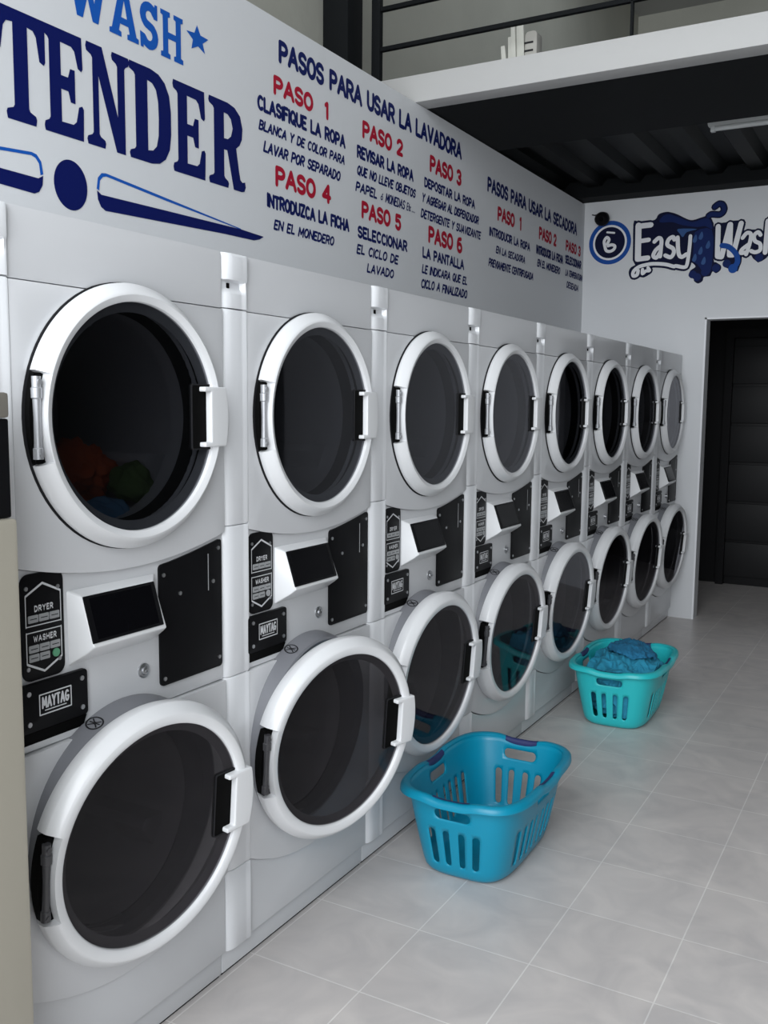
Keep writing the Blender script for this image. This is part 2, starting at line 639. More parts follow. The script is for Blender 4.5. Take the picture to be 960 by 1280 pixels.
SLAB = {
    'T': ([(0, 1), (1, 1), (1, .62), (.965, .59), (.88, .61), (.82, .82), (.76, .87), (.645, .88), (.645, .14), (.67, .115), (.78, .09), (.80, .06), (.78, 0), (.22, 0), (.20, .06), (.22, .09), (.335, .115), (.36, .14), (.36, .88), (.24, .87), (.18, .82), (.12, .61), (.035, .59), (0, .62)], []),
    'E': ([(0, 0), (-.02, .05), (0, .09), (.10, .115), (.13, .14), (.13, .86), (.10, .885), (0, .91), (-.02, .95), (0, 1), (.97, 1), (.99, .70), (.95, .67), (.86, .69), (.78, .84), (.70, .875), (.42, .88), (.42, .57), (.60, .57), (.66, .66), (.78, .66), (.78, .34), (.66, .34), (.60, .44), (.42, .44), (.42, .13), (.72, .135), (.80, .17), (.87, .32), (.96, .34), (1, .31), (.98, 0)], []),
    'N': ([(0, 0), (-.02, .05), (0, .08), (.10, .105), (.13, .13), (.13, .86), (.10, .885), (0, .91), (-.02, .95), (0, 1), (.36, 1), (.72, .36), (.72, .87), (.69, .895), (.60, .92), (.58, .96), (.60, 1), (1, 1), (1.02, .96), (1, .92), (.93, .895), (.90, .87), (.90, 0), (.68, 0), (.27, .70), (.27, .13), (.30, .105), (.40, .08), (.42, .05), (.40, 0)], []),
    'D': ([(0, 0), (-.02, .05), (0, .08), (.10, .105), (.13, .13), (.13, .87), (.10, .895), (0, .92), (-.02, .95), (0, 1), (.5, 1), (.70, .975), (.85, .91), (.96, .79), (1, .62), (1, .38), (.96, .21), (.85, .09), (.70, .025), (.5, 0)], [[(.42, .13), (.54, .145), (.63, .2), (.68, .32), (.69, .5), (.68, .68), (.63, .8), (.54, .855), (.42, .87)]]),
    'R': ([(0, 0), (-.02, .05), (0, .08), (.10, .105), (.13, .13), (.13, .87), (.10, .895), (0, .92), (-.02, .95), (0, 1), (.52, 1), (.72, .975), (.88, .90), (.95, .76), (.93, .63), (.86, .55), (.76, .5), (.84, .24), (.88, .14), (.94, .115), (1.02, .13), (1.04, .07), (1.0, .015), (.92, 0), (.68, 0), (.50, .44), (.41, .44), (.41, .13), (.44, .105), (.52, .08), (.54, .05), (.52, 0)], [[(.41, .57), (.52, .575), (.61, .62), (.66, .72), (.61, .82), (.52, .865), (.41, .87)]]),
    'W': ([(0, 1), (.30, 1), (.30, .9), (.25, .88), (.33, .38), (.45, .80), (.55, .80), (.67, .38), (.75, .88), (.70, .9), (.70, 1), (1, 1), (1, .9), (.94, .88), (.76, 0), (.62, 0), (.5, .45), (.38, 0), (.24, 0), (.06, .88), (0, .9)], []),
    'A': ([(0, 0), (0, .1), (.08, .12), (.36, 1), (.64, 1), (.92, .12), (1, .1), (1, 0), (.6, 0), (.6, .1), (.68, .12), (.64, .26), (.36, .26), (.32, .12), (.4, .1), (.4, 0)], [[(.40, .40), (.60, .40), (.5, .76)]]),
    'H': ([(0, 0), (0, .1), (.1, .12), (.1, .88), (0, .9), (0, 1), (.42, 1), (.42, .9), (.33, .88), (.33, .57), (.67, .57), (.67, .88), (.58, .9), (.58, 1), (1, 1), (1, .9), (.9, .88), (.9, .12), (1, .1), (1, 0), (.58, 0), (.58, .1), (.67, .12), (.67, .43), (.33, .43), (.33, .12), (.42, .1), (.42, 0)], []),
}


def slab(P, ch, u0, u1, v0, v1):
    o, hs = SLAB[ch]
    g = lambda p: (u0+p[0]*(u1-u0), v0+p[1]*(v1-v0))
    P.poly([g(p) for p in o], [[g(p) for p in h] for h in hs])


# ------------------------------------------------------------------ the room
WX = -0.70          # wall with the lettering
FY = 4.92           # far wall


def struct(mb, name, material, bevel=0.0, parent=None):
    o = build(mb, name, material, parent, bevel=bevel)
    if parent is None:
        o['kind'] = 'structure'
    return o


b = MB()
b.box(-1.5, 3.4, -3.5, 6.6, -0.08, 0.0)
struct(b, 'floor', M['floor'])

b = MB()
b.box(-0.82, WX, -3.5, FY, 0, 2.88)
wall_left = struct(b, 'wall_left', M['wall'])

b = MB()                                   # far wall with the doorway cut out of it
DX0, DX1, DZ = 0.168, 0.95, 2.052
b.prism([(-0.82, 0), (DX0, 0), (DX0, DZ), (DX1, DZ), (DX1, 0), (3.4, 0), (3.4, 3.0), (-0.82, 3.0)], FY, FY+0.12, 'y')
wall_back = struct(b, 'wall_back', M['wall'])

b = MB()
b.box(3.4, 3.52, -3.5, 8.3, 0, 5.4)
struct(b, 'wall_right', M['darkwall'])

b = MB()                                   # shop front: piers and header round the big opening
b.prism([(-1.42, 0), (-0.65, 0), (-0.65, 5.05), (3.3, 5.05), (3.3, 0), (3.52, 0), (3.52, 5.4), (-1.42, 5.4)], -3.62, -3.5, 'y')
struct(b, 'wall_front', M['wall'])

b = MB()
b.box(-1.42, -1.30, -3.5, 8.3, 0, 5.4)
struct(b, 'wall_side', M['concrete'])
b = MB()
b.box(-1.42, 3.52, 8.3, 8.42, 2.9, 5.4)
struct(b, 'wall_upper', M['concrete'])
b = MB()
for (xa, xb, ya, yb) in ((-1.42, 3.52, -3.62, 4.3), (-1.42, 3.52, 6.1, 8.42), (-1.42, -0.6, 4.3, 6.1), (2.6, 3.52, 4.3, 6.1)):  # roof gap over the loft added along with the fill light
    b.box(xa, xb, ya, yb, 5.4, 5.5)
struct(b, 'ceiling', M['slab'])

# loft: white slab edge, black soffit, corrugated deck
b = MB()
b.box(-1.28, 3.4, 2.34, 2.46, 2.882, 3.008)
struct(b, 'beam_front', M['slab'], bevel=0.006)
b = MB()
b.box(-1.28, 3.4, 2.462, 3.32, 2.884, 2.945)
struct(b, 'beam_soffit', M['blacksteel'])
b = MB()
b.box(-1.28, 3.4, 4.74, 4.918, 2.890, 2.999)
struct(b, 'beam_back', M['blacksteel'])
b = MB()
prof = []
x = -1.28
while x < 3.4:
    prof += [(x, 3.0), (x+.10, 3.0), (x+.135, 2.955), (x+.225, 2.955), (x+.262, 3.0)]
    x += 0.262
prof = [p for p in prof if p[0] <= 3.4]
top = [(prof[-1][0], 3.03), (prof[0][0], 3.03)]
pv = [(p[0], p[1]) for p in prof]
n = len(pv)
v = [(p[0], 2.47, p[1]) for p in pv]+[(p[0], 8.29, p[1]) for p in pv]+[(p[0], 2.47, 3.03) for p in pv]+[(p[0], 8.29, 3.03) for p in pv]
f = [(i, i+1, n+i+1, n+i) for i in range(n-1)]+[(2*n+i, 3*n+i, 3*n+i+1, 2*n+i+1) for i in range(n-1)]
f += [(i, 2*n+i, 2*n+i+1, i+1) for i in range(n-1)]+[(n+i, n+i+1, 3*n+i+1, 3*n+i) for i in range(n-1)]
b.add(v, f)
struct(b, 'ceiling_deck', M['deck'])

# steel column and railing of the loft
b = MB()
b.box(-1.135, -0.995, 2.20, 2.338, 0, 5.4)
struct(b, 'column_steel', M['blacksteel'], bevel=0.004)
rail = empty('loft_railing', (-0.95, 2.36, 3.008))
tag(rail, 'black steel railing of two bars on the white loft edge', 'railing')
b = MB()
b.box(0, 0.046, -0.016, 0.016, 0, 0.62)
build(b, 'railing_post', M['blacksteel'], rail, bevel=0.003)
b = MB()
b.box(1.253, 1.263, -0.012, 0.012, 0, 0.62)
build(b, 'railing_post', M['blacksteel'], rail)
for zz in (0.139, 0.322, 0.50):
    b = MB()
    b.box(0.046, 4.2, -0.012, 0.012, zz, zz+0.020)
    build(b, 'railing_bar', M['blacksteel'], rail, bevel=0.003)

# things stored on the loft, peeping over the slab edge
for i, (xa, xb, h, lean, lab) in enumerate((
        (-0.334, -0.308, 0.092, -0.012, 'shortest of the white boards standing on the loft edge'),
        (-0.308, -0.284, 0.132, -0.010, 'second shortest white board standing on the loft edge'),
        (-0.288, -0.262, 0.172, -0.010, 'second tallest white board standing on the loft edge'),
        (-0.266, -0.226, 0.197, -0.012, 'tallest white board standing on the loft edge, beside the pale bundle'))):
    b = MB()
    yb = 2.49+0.016*(i % 2)
    b.prism([(xa, 3.03), (xb, 3.03), (xb+lean, 3.03+h), (xa+lean+0.006, 3.03+h)], yb, yb+0.014, 'y')
    o = build(b, 'board', M['pvc'], bevel=0.003)
    tag(o, lab, 'board', 'white boards on the loft')
bun = MB()
bun.prism(rrect(-0.222, -0.162, 3.03, 3.165, 0.02), 2.49, 2.56, 'y')
o = build(bun, 'bundle', M['bundle'], bevel=0.008)
tag(o, 'pale wrapped bundle on the loft edge beside the white boards', 'bundle')
for zz in (3.075, 3.11):
    b = MB()
    b.box(-0.2225, -0.180, 2.487, 2.51, zz, zz+0.008)
    build(b, 'strap', M['gasket'], o)

# room behind the doorway
b = MB()
b.box(-0.82, -0.70, FY+0.121, 6.6, 0, 2.95)
struct(b, 'wall_passage', M['darkroom'])
b = MB()
b.box(-0.82, 3.4, 6.48, 6.6, 0, 2.95)
struct(b, 'wall_rear', M['darkroom'])
door = MB()
dx0, dx1 = 0.10, 1.25
zs = [0.06, 0.365, 0.69, 1.012, 1.33, 1.648, 1.97]
for i in range(6):
    door.box(dx0, dx1, 6.43, 6.478, zs[i]+0.010, zs[i+1]-0.010)
door.box(dx0, dx1, 6.452, 6.479, 0.0, 2.02)
o = build(door, 'door_1', M['blackdoor'], bevel=0.006)
tag(o, kind='structure')
b = MB()
for (xa, xb, za, zb) in ((dx0-0.06, dx0, 0, 2.10), (dx1, dx1+0.06, 0, 2.10), (dx0, dx1, 2.03, 2.10)):
    b.box(xa, xb, 6.40, 6.479, za, zb)
struct(b, 'trim_door', M['darkroom'])
b = MB()
b.box(DX0-0.012, DX0-0.0005, FY-0.004, FY+0.121, 0, DZ+0.012)
b.box(DX0-0.012, DX1+0.012, FY-0.004, FY+0.121, DZ+0.0005, DZ+0.012)
b.box(DX1+0.0005, DX1+0.012, FY-0.004, FY+0.121, 0, DZ+0.012)
struct(b, 'trim_doorway', M['logowhite'])

# fluorescent lamp under the deck
lamp = empty('fluorescent_lamp', (0.40, 3.545, 2.955))
tag(lamp, 'unlit white fluorescent lamp fixed under the dark corrugated deck', 'lamp')
b = MB()
b.prism([(-.045, 0), (.045, 0), (.045, -.012), (.02, -.03), (-.02, -.03), (-.045, -.012)], 0, 1.22, 'x')
build(b, 'housing', M['lampwhite'], lamp, bevel=0.002)
b = MB()
b.tube([(0.03, 0, -.042), (1.19, 0, -.042)], 0.013, 14)
build(b, 'tube', M['lampwhite'], lamp, smooth=50)
for xx in (0.012, 1.185):
    b = MB()
    b.box(xx, xx+.022, -.016, .016, -.058, -.028)
    build(b, 'lamp_holder', M['lampwhite'], lamp, bevel=0.002)

# ------------------------------------------------------------------ lettering painted on wall_left
WL = lambda off: (lambda u, v: (WX+off, u, v))


def paint(name, material, parent, fn, to3, label=None):
    P = Paint(to3)
    fn(P)
    o = P.obj(name, material, parent)
    if label:
        o['label'] = label
    return o


def wash(P):
    slab(P, 'W', 0.215, 0.372, 2.562, 2.70)
    slab(P, 'A', 0.378, 0.500, 2.558, 2.70)
    slab(P, 'H', 0.598, 0.703, 2.558, 2.70)
    s = [(p[0]*0.055+0.519, p[1]*0.116+2.571) for p in _S]
    P.stroke(s, 0.026)
    P.poly([(0.572, 2.70), (0.584, 2.70), (0.584, 2.655), (0.566, 2.655)])
    P.poly([(0.508, 2.558), (0.520, 2.558), (0.527, 2.60), (0.506, 2.604)])


paint('painted_lettering', M['blue'], wall_left, wash, WL(.0012), 'bright blue slab lettering WASH')


def tender(P):
    for ch, a, c in (('T', -.035, .133), ('E', .128, .270), ('N', .284, .452), ('D', .456, .640), ('E', .652, .810), ('R', .830, 1.022)):
        slab(P, ch, a, c, 2.215, 2.502)


paint('painted_lettering', M['navy'], wall_left, tender, WL(.0012), 'large navy slab lettering TENDER')


def star(P):
    c = (0.776, 2.662)
    P.poly([(c[0]+(.058 if i % 2 == 0 else .026)*math.cos(PI/2+.05+i*PI/5), c[1]+(.045 if i % 2 == 0 else .021)*math.sin(PI/2+.05+i*PI/5)) for i in range(10)])


paint('painted_star', M['blue'], wall_left, star, WL(.0012), 'bright blue painted star')
paint('painted_dot', M['navy'], wall_left, lambda P: P.dot((0.2135, 2.0825), 0.062, 40, 0.070), WL(.0012), 'navy painted dot')


def swoosh(P, sgn):
    c = 0.2135
    g = lambda p: (c+sgn*(p[0]-c), p[1])
    rim = [(.312, 2.092), (.318, 2.125), (.333, 2.141), (.350, 2.144), (.60, 2.122), (1.00, 2.0865), (1.00, 2.083), (.60, 2.113), (.352, 2.135), (.338, 2.131), (.326, 2.118), (.322, 2.088)]
    q = [g(p) for p in rim]
    P.poly(q if sgn > 0 else q[::-1])


def swoosh_low(P, sgn):
    c = 0.2135
    g = lambda p: (c+sgn*(p[0]-c), p[1])
    low = [(.313, 2.088), (.330, 2.078), (.60, 2.081), (1.00, 2.0845), (1.135, 2.079), (1.110, 2.066), (1.075, 2.057), (.90, 2.054), (.345, 2.034), (.328, 2.042), (.316, 2.062)]
    q = [g(p) for p in low]
    P.poly(q if sgn > 0 else q[::-1])


for s in (1, -1):
    side = 'longer painted swoosh tapering toward the step instructions' if s > 0 else 'painted swoosh with blunt end, on the other side of the dot'
    o = paint('painted_swoosh', M['blue'], wall_left, lambda P: swoosh(P, s), WL(.0010), side)
    paint('swoosh_fill', M['navy'], o, lambda P: swoosh_low(P, s), WL(.0014))

# red headings and blue instructions
STEPS = [
    ('PASO  1', (1.200, 1.580, 2.606, 2.678), [('CLASIFIQUE LA ROPA', 1.100, 1.708, 2.524, 2.580, 0), ('BLANCA Y DE COLOR PARA', 1.106, 1.710, 2.457, 2.496, 1), ('LAVAR POR SEPARADO', 1.133, 1.676, 2.384, 2.427, 1)]),
    ('PASO 4', (1.210, 1.598, 2.276, 2.354), [('INTRODUZCA LA FICHA', 1.156, 1.742, 2.190, 2.244, 0), ('EN EL MONEDERO', 1.196, 1.628, 2.115, 2.155, 1)]),
    ('PASO 2', (1.845, 2.212, 2.602, 2.678), [('REVISAR LA ROPA', 1.800, 2.320, 2.512, 2.568, 0), ('QUE NO LLEVE OBJETOS', 1.798, 2.350, 2.441, 2.484, 1)]),
    ('PASO 5', (1.842, 2.203, 2.266, 2.342), [('SELECCIONAR', 1.810, 2.266, 2.179, 2.233, 0), ('EL CICLO DE', 1.800, 2.185, 2.111, 2.155, 1), ('LAVADO', 1.889, 2.143, 2.042, 2.084, 1)]),
    ('PASO 3', (2.488, 2.856, 2.596, 2.679), [('DEPOSITAR LA ROPA', 2.432, 3.032, 2.513, 2.562, 0), ('Y AGREGAR AL DISPENZADOR', 2.405, 3.092, 2.439, 2.485, 1), ('DETERGENTE Y SUAVIZANTE', 2.396, 3.123, 2.364, 2.409, 1)]),
    ('PASO 6', (2.483, 2.880, 2.257, 2.342), [('LA PANTALLA', 2.423, 2.907, 2.176, 2.231, 0), ('LE INDICARA QUE EL', 2.416, 2.958, 2.103, 2.148, 1), ('CICLO A FINALIZADO', 2.408, 2.960, 2.032, 2.079, 1)]),
    ('PASO  1', (3.345, 3.716, 2.508, 2.590), [('INTRODUCIR LA ROPA', 3.233, 3.866, 2.408, 2.460, 0), ('EN LA SECADORA', 3.329, 3.796, 2.324, 2.368, 1), ('PREVIAMENTE CENTRIFUGADA', 3.228, 3.942, 2.240, 2.288, 1)]),
    ('PASO 2', (4.014, 4.342, 2.505, 2.586), [('INTRODUCIR LA FICHA', 3.974, 4.484, 2.411, 2.469, 0), ('EN EL MONEDERO', 3.994, 4.438, 2.336, 2.386, 1)]),
    ('PASO 3', (4.530, 4.850, 2.508, 2.582), [('SELECCIONAR', 4.526, 4.874, 2.424, 2.484, 0), ('LA TEMPERATURA', 4.535, 4.914, 2.345, 2.391, 1), ('DESEADA', 4.566, 4.832, 2.266, 2.312, 1)]),
]
paint('painted_lettering', M['navytext'], wall_left, lambda P: lettering(P, 'PASOS PARA USAR LA LAVADORA', 1.233, 2.853, 2.728, 2.813, .225, jitter=.04), WL(.0012), 'dark blue heading PASOS PARA USAR LA LAVADORA')
paint('painted_lettering', M['navytext'], wall_left, lambda P: lettering(P, 'PASOS PARA USAR LA SECADORA', 3.193, 4.756, 2.638, 2.721, .225, jitter=.04), WL(.0012), 'dark blue heading PASOS PARA USAR LA SECADORA')
for head, bx_, lines in STEPS:
    h = paint('painted_lettering', M['red'], wall_left, lambda P: lettering(P, head, *bx_, .235, jitter=.03), WL(.0012), 'red lettering '+head.replace('  ', ' '))

    def body(P):
        for (t, a, c, d, e, it) in lines:
            lettering(P, t, a, c, d, e, .235 if not it else .215, 0.5 if it else 0.0, gap=.24, jitter=.06)
        P.g += 1
        if lines[0][0].startswith('REVISAR'):
            lettering(P, 'PAPEL', 1.788, 1.985, 2.370, 2.414, .215, 0.5, gap=.24)
            lettering(P, 'o', 2.005, 2.035, 2.374, 2.410, .15, 0.5)
            lettering(P, 'MONEDAS', 2.048, 2.244, 2.370, 2.414, .165, 0.5, gap=.22)
            lettering(P, 'Etc', 2.252, 2.302, 2.372, 2.410, .16, 0.4, gap=.3)
            for q in (2.310, 2.322, 2.334):
                P.dot((q, 2.376), 0.0035)
    paint('painted_lettering', M['navytext'], wall_left, body, WL(.0012), 'dark blue instructions under '+head.replace('  ', ' '))

# ------------------------------------------------------------------ emblem painted on the far wall
WB = lambda off: (lambda u, v: (u, FY-off, v))
LOGO = {
 'base': [(-0.353,2.716),(-0.327,2.737),(-0.275,2.727),(-0.205,2.736),(-0.181,2.77),(-0.131,2.781),(-0.093,2.773),(-0.052,2.756),(0.009,2.722),(0.048,2.712),(0.1,2.724),(0.135,2.73),(0.164,2.715),(0.178,2.688),(0.185,2.655),(0.194,2.447),(0.209,2.426),(0.241,2.402),(0.241,2.373),(0.213,2.353),(0.19,2.366),(0.175,2.337),(0.136,2.333),(0.128,2.307),(0.099,2.292),(0.072,2.31),(0.069,2.324),(0.035,2.345),(0.046,2.381),(0.078,2.405),(0.047,2.434),(0.032,2.398),(0.003,2.383),(-0.03,2.39),(-0.006,2.386),(-0.028,2.392),(-0.123,2.42),(-0.204,2.421),(-0.21,2.385),(-0.238,2.365),(-0.268,2.352),(-0.298,2.357),(-0.327,2.344),(-0.362,2.361),(-0.373,2.395),(-0.357,2.427),(-0.309,2.449),(-0.339,2.459)],
 'base2': [(0.189,2.668),(0.204,2.676),(0.274,2.68),(0.299,2.686),(0.37,2.685),(0.375,2.671),(0.365,2.596),(0.389,2.616),(0.426,2.62),(0.475,2.616),(0.494,2.598),(0.5,2.661),(0.52,2.697),(0.55,2.701),(0.567,2.593),(0.616,2.576),(0.635,2.437),(0.533,2.444),(0.524,2.432),(0.497,2.414),(0.473,2.406),(0.441,2.434),(0.428,2.457),(0.398,2.44),(0.372,2.455),(0.371,2.416),(0.352,2.359),(0.308,2.352),(0.294,2.376),(0.262,2.391),(0.258,2.417),(0.273,2.435),(0.247,2.431),(0.203,2.437)],
 'mid': [(-0.172,2.715),(-0.158,2.75),(-0.123,2.765),(-0.092,2.757),(-0.038,2.734),(0.042,2.699),(0.126,2.717),(0.162,2.699),(0.175,2.643),(0.128,2.666),(0.076,2.664),(-0.023,2.685),(-0.09,2.71)],
 'mid2': [(0.065,2.632),(0.174,2.637),(0.186,2.454),(0.174,2.363),(0.142,2.352),(0.087,2.421),(0.06,2.443),(0.06,2.528)],
 'tear0': [(0.072,2.615),(0.081,2.585),(0.071,2.563),(0.053,2.568),(0.055,2.587)],
 'tear1': [(0.11,2.632),(0.119,2.602),(0.109,2.58),(0.092,2.584),(0.093,2.604)],
 'tear2': [(0.158,2.57),(0.167,2.54),(0.157,2.518),(0.14,2.522),(0.141,2.542)],
 'tear3': [(0.111,2.534),(0.12,2.504),(0.11,2.482),(0.093,2.486),(0.094,2.506)],
 'tear4': [(0.074,2.491),(0.083,2.461),(0.073,2.438),(0.055,2.443),(0.057,2.462)],
 'tear5': [(0.134,2.467),(0.143,2.437),(0.133,2.415),(0.115,2.419),(0.117,2.439)],
 'shine': [(-0.048,2.661),(0.077,2.65),(0.012,2.636),(-0.013,2.605),(-0.033,2.627)],
 'blobs': [(0.091,2.335),(0.061,2.354),(0.141,2.365),(0.211,2.387),(0.478,2.438),(0.277,2.412)],
 'curl': [(0.148,2.729),(0.169,2.739),(0.221,2.733),(0.245,2.759),(0.236,2.792),(0.211,2.802),(0.185,2.784)],
 'ribbon': [(0.243,2.531),(0.288,2.518),(0.334,2.47),(0.346,2.418),(0.319,2.377)],
 'E1': [(-0.316,2.705),(-0.312,2.483)],
 'E2': [(-0.318,2.7),(-0.231,2.703)],
 'E3': [(-0.307,2.599),(-0.242,2.604)],
 'E4': [(-0.316,2.478),(-0.243,2.483)],
 'a1': [(-0.203,2.588),(-0.175,2.611),(-0.156,2.595),(-0.157,2.541),(-0.16,2.487)],
 'a2': [(-0.161,2.556),(-0.193,2.529),(-0.207,2.494),(-0.184,2.481),(-0.163,2.513)],
 's1': [(-0.069,2.592),(-0.08,2.611),(-0.108,2.595),(-0.114,2.56),(-0.077,2.535),(-0.069,2.506),(-0.089,2.477),(-0.126,2.492)],
 'y1': [(-0.048,2.605),(-0.038,2.504),(-0.017,2.474),(0.015,2.49)],
 'y2': [(0.036,2.608),(0.033,2.53),(0.023,2.429),(0.006,2.405),(-0.051,2.417),(-0.065,2.414),(-0.123,2.432),(-0.204,2.441),(-0.263,2.436),(-0.308,2.424),(-0.34,2.396),(-0.339,2.367),(-0.313,2.373),(-0.307,2.402)],
 'y3': [(-0.277,2.407),(-0.276,2.378),(-0.254,2.395),(-0.229,2.397),(-0.24,2.416)],
 'W1': [(0.213,2.656),(0.217,2.462),(0.243,2.457),(0.287,2.663)],
 'W2': [(0.29,2.663),(0.293,2.466),(0.315,2.465),(0.357,2.665)],
 'A1': [(0.37,2.57),(0.396,2.6),(0.421,2.588),(0.415,2.528),(0.397,2.463)],
 'A2': [(0.412,2.528),(0.37,2.496),(0.365,2.474),(0.39,2.476)],
 'S1': [(0.48,2.581),(0.464,2.6),(0.441,2.58),(0.448,2.545),(0.48,2.524),(0.482,2.485),(0.452,2.473),(0.427,2.483)],
 'h1': [(0.521,2.666),(0.514,2.467)],
 'h2': [(0.518,2.546),(0.55,2.575),(0.575,2.561),(0.58,2.466)],
 'B1': [(-0.548,2.584),(-0.553,2.617),(-0.536,2.642),(-0.519,2.626),(-0.531,2.597)],
 'B2': [(-0.548,2.584),(-0.537,2.553),(-0.51,2.545),(-0.483,2.557),(-0.476,2.578),(-0.496,2.589),(-0.525,2.584)],
 'B3': [(-0.534,2.677),(-0.483,2.669)],
}

bc = (-0.513, 2.605)
badge = paint('painted_badge', M['logomid'], wall_back, lambda P: P.dot(bc, .149, 48), WB(.0010), 'round blue emblem')
paint('badge_ring', M['logowhite'], badge, lambda P: P.dot(bc, .120, 48), WB(.0014), 'white ring')
paint('badge_field', M['logonavy'], badge, lambda P: P.dot(bc, .106, 48), WB(.0018), 'dark navy disc')


def bglyph(P):
    P.curve(LOGO['B1'], .021)
    P.curve(LOGO['B2'], .021)
    P.stroke(LOGO['B3'], .013)


paint('badge_lettering', M['logowhite'], badge, bglyph, WB(.0022), 'white monogram')


def logobase(P):
    q = smooth_line(LOGO['base'], 3, True)
    P.poly(q)
    P.curve(LOGO['curl'], .046)
    for k, w in (('E1', .042), ('E2', .036), ('E4', .034)):
        P.stroke(LOGO[k], w+.030)
    P.curve(LOGO['y2'], .052)
    P.curve(LOGO['y3'], .046)


def logobase2(P):
    P.poly(LOGO['base2'])
    for k in ('W1', 'W2'):
        P.stroke(LOGO[k], .058)
    for k in ('A1', 'A2', 'S1', 'h2', 'h1'):
        P.curve(LOGO[k], .050)


logo = paint('painted_logo', M['logonavy'], wall_back, logobase, WB(.0010), 'navy outline of the shop logo')
o2 = paint('painted_logo', M['logonavy'], wall_back, logobase2, WB(.0012), 'navy outline behind the second word')


def logomid(P):
    P.poly(smooth_line(LOGO['mid'], 3, True))
    P.poly(smooth_line(LOGO['mid2'], 3, True))
    P.curve(LOGO['curl'], .028)
    for (a, c) in LOGO['blobs']:
        P.dot((a, c), .026, 16)


paint('logo_splash', M['logoblue'], logo, logomid, WB(.0016), 'blue water splash')


def logolight(P):
    for i in range(6):
        P.poly(smooth_line(LOGO['tear%d' % i], 3, True))
    P.poly(smooth_line(LOGO['shine'], 3, True))


paint('logo_drops', M['logolight'], logo, logolight, WB(.0020), 'pale blue drops')


def logotext(P):
    for k, w in (('E1', .042), ('E2', .036), ('E3', .030), ('E4', .034)):
        P.stroke(LOGO[k], w)
    for k in ('a1', 'a2', 's1', 'y1'):
        P.curve(LOGO[k], .027)
    P.curve(LOGO['y2'], .024)
    P.curve(LOGO['y3'], .022)


paint('logo_lettering', M['logowhite'], logo, logotext, WB(.0024), 'white lettering Easy')


def logotext2(P):
    for k in ('W1', 'W2'):
        P.stroke(LOGO[k], .033)
    for k in ('A1', 'A2', 'S1', 'h2'):
        P.curve(LOGO[k], .025)
    P.stroke(LOGO['h1'], .030)


paint('logo_lettering', M['logowhite'], o2, logotext2, WB(.0024), 'white lettering Wash')


def ribbon(P):
    P.curve(LOGO['ribbon'], .034)
    P.dot(LOGO['ribbon'][-1], .030, 16)


paint('logo_splash', M['logomid'], o2, ribbon, WB(.0028), 'bright blue splash across the second word')

# small security camera on the far wall
cc = empty('security_camera', (-0.556, FY, 2.755))
tag(cc, 'small black security camera on the far wall above the round emblem', 'security camera')
b = MB()
prof = [(0.0, .030), (-.012, .030), (-.014, .024), (-.030, .022)]
v = []
S_ = 24
for i in range(S_):
    a = 2*PI*i/S_
    for (yy, r) in prof:
        v.append((r*math.cos(a), yy, r*math.sin(a)+.03))
f = [(i*4+k, ((i+1) % S_)*4+k, ((i+1) % S_)*4+k+1, i*4+k+1) for i in range(S_) for k in range(3)]
f.append(tuple(i*4 for i in range(S_)))
f.append(tuple(i*4+3 for i in range(S_)))
b.add(v, f)
build(b, 'mount', M['black'], cc, smooth=40)
b = MB()
ring = []
for j in range(9):
    t = -PI/2+PI*j/8
    for i in range(24):
        a = 2*PI*i/24
        ring.append((.052*math.cos(t)*math.cos(a), -.062+.048*math.cos(t)*math.sin(a), .005+.048*math.sin(t)))
b.add(ring, [(j*24+i, j*24+(i+1) % 24, (j+1)*24+(i+1) % 24, (j+1)*24+i) for j in range(8) for i in range(24)])
build(b, 'camera_body', M['black'], cc, smooth=60)
b = MB()
lens_c = Vector((0.008, -.108, -.004))
v = [tuple(lens_c+Vector((.016*math.cos(2*PI*i/20), yy, .016*math.sin(2*PI*i/20)))) for yy in (0, -.008) for i in range(20)]
b.add(v, [tuple(range(20)), tuple(range(39, 19, -1))]+[(i, (i+1) % 20, 20+(i+1) % 20, 20+i) for i in range(20)])
build(b, 'lens', M['screen'], cc, smooth=40)
b = MB()
b.tube([(-.02, -.006, .035), (-.045, -.006, .048), (-.07, -.005, .045), (-.09, -.002, .05)], .004, 8)
build(b, 'cable', M['gasket'], cc, smooth=60)

# ------------------------------------------------------------------ the stacked washer-dryers (local y 0 .. 0.70, front near x = 0.02)
PX = 0.000          # carcass front
FX = 0.020          # panel fronts
YL, YR = 0.0915, 0.6985
DYC, DZC = 0.388, 1.432      # dryer door centre
WYC, WZC = 0.358, 0.550      # washer door centre


def sag(y, z_side, depth):
    t = (y-0.39)/0.30
    return z_side-depth*(1-t*t)


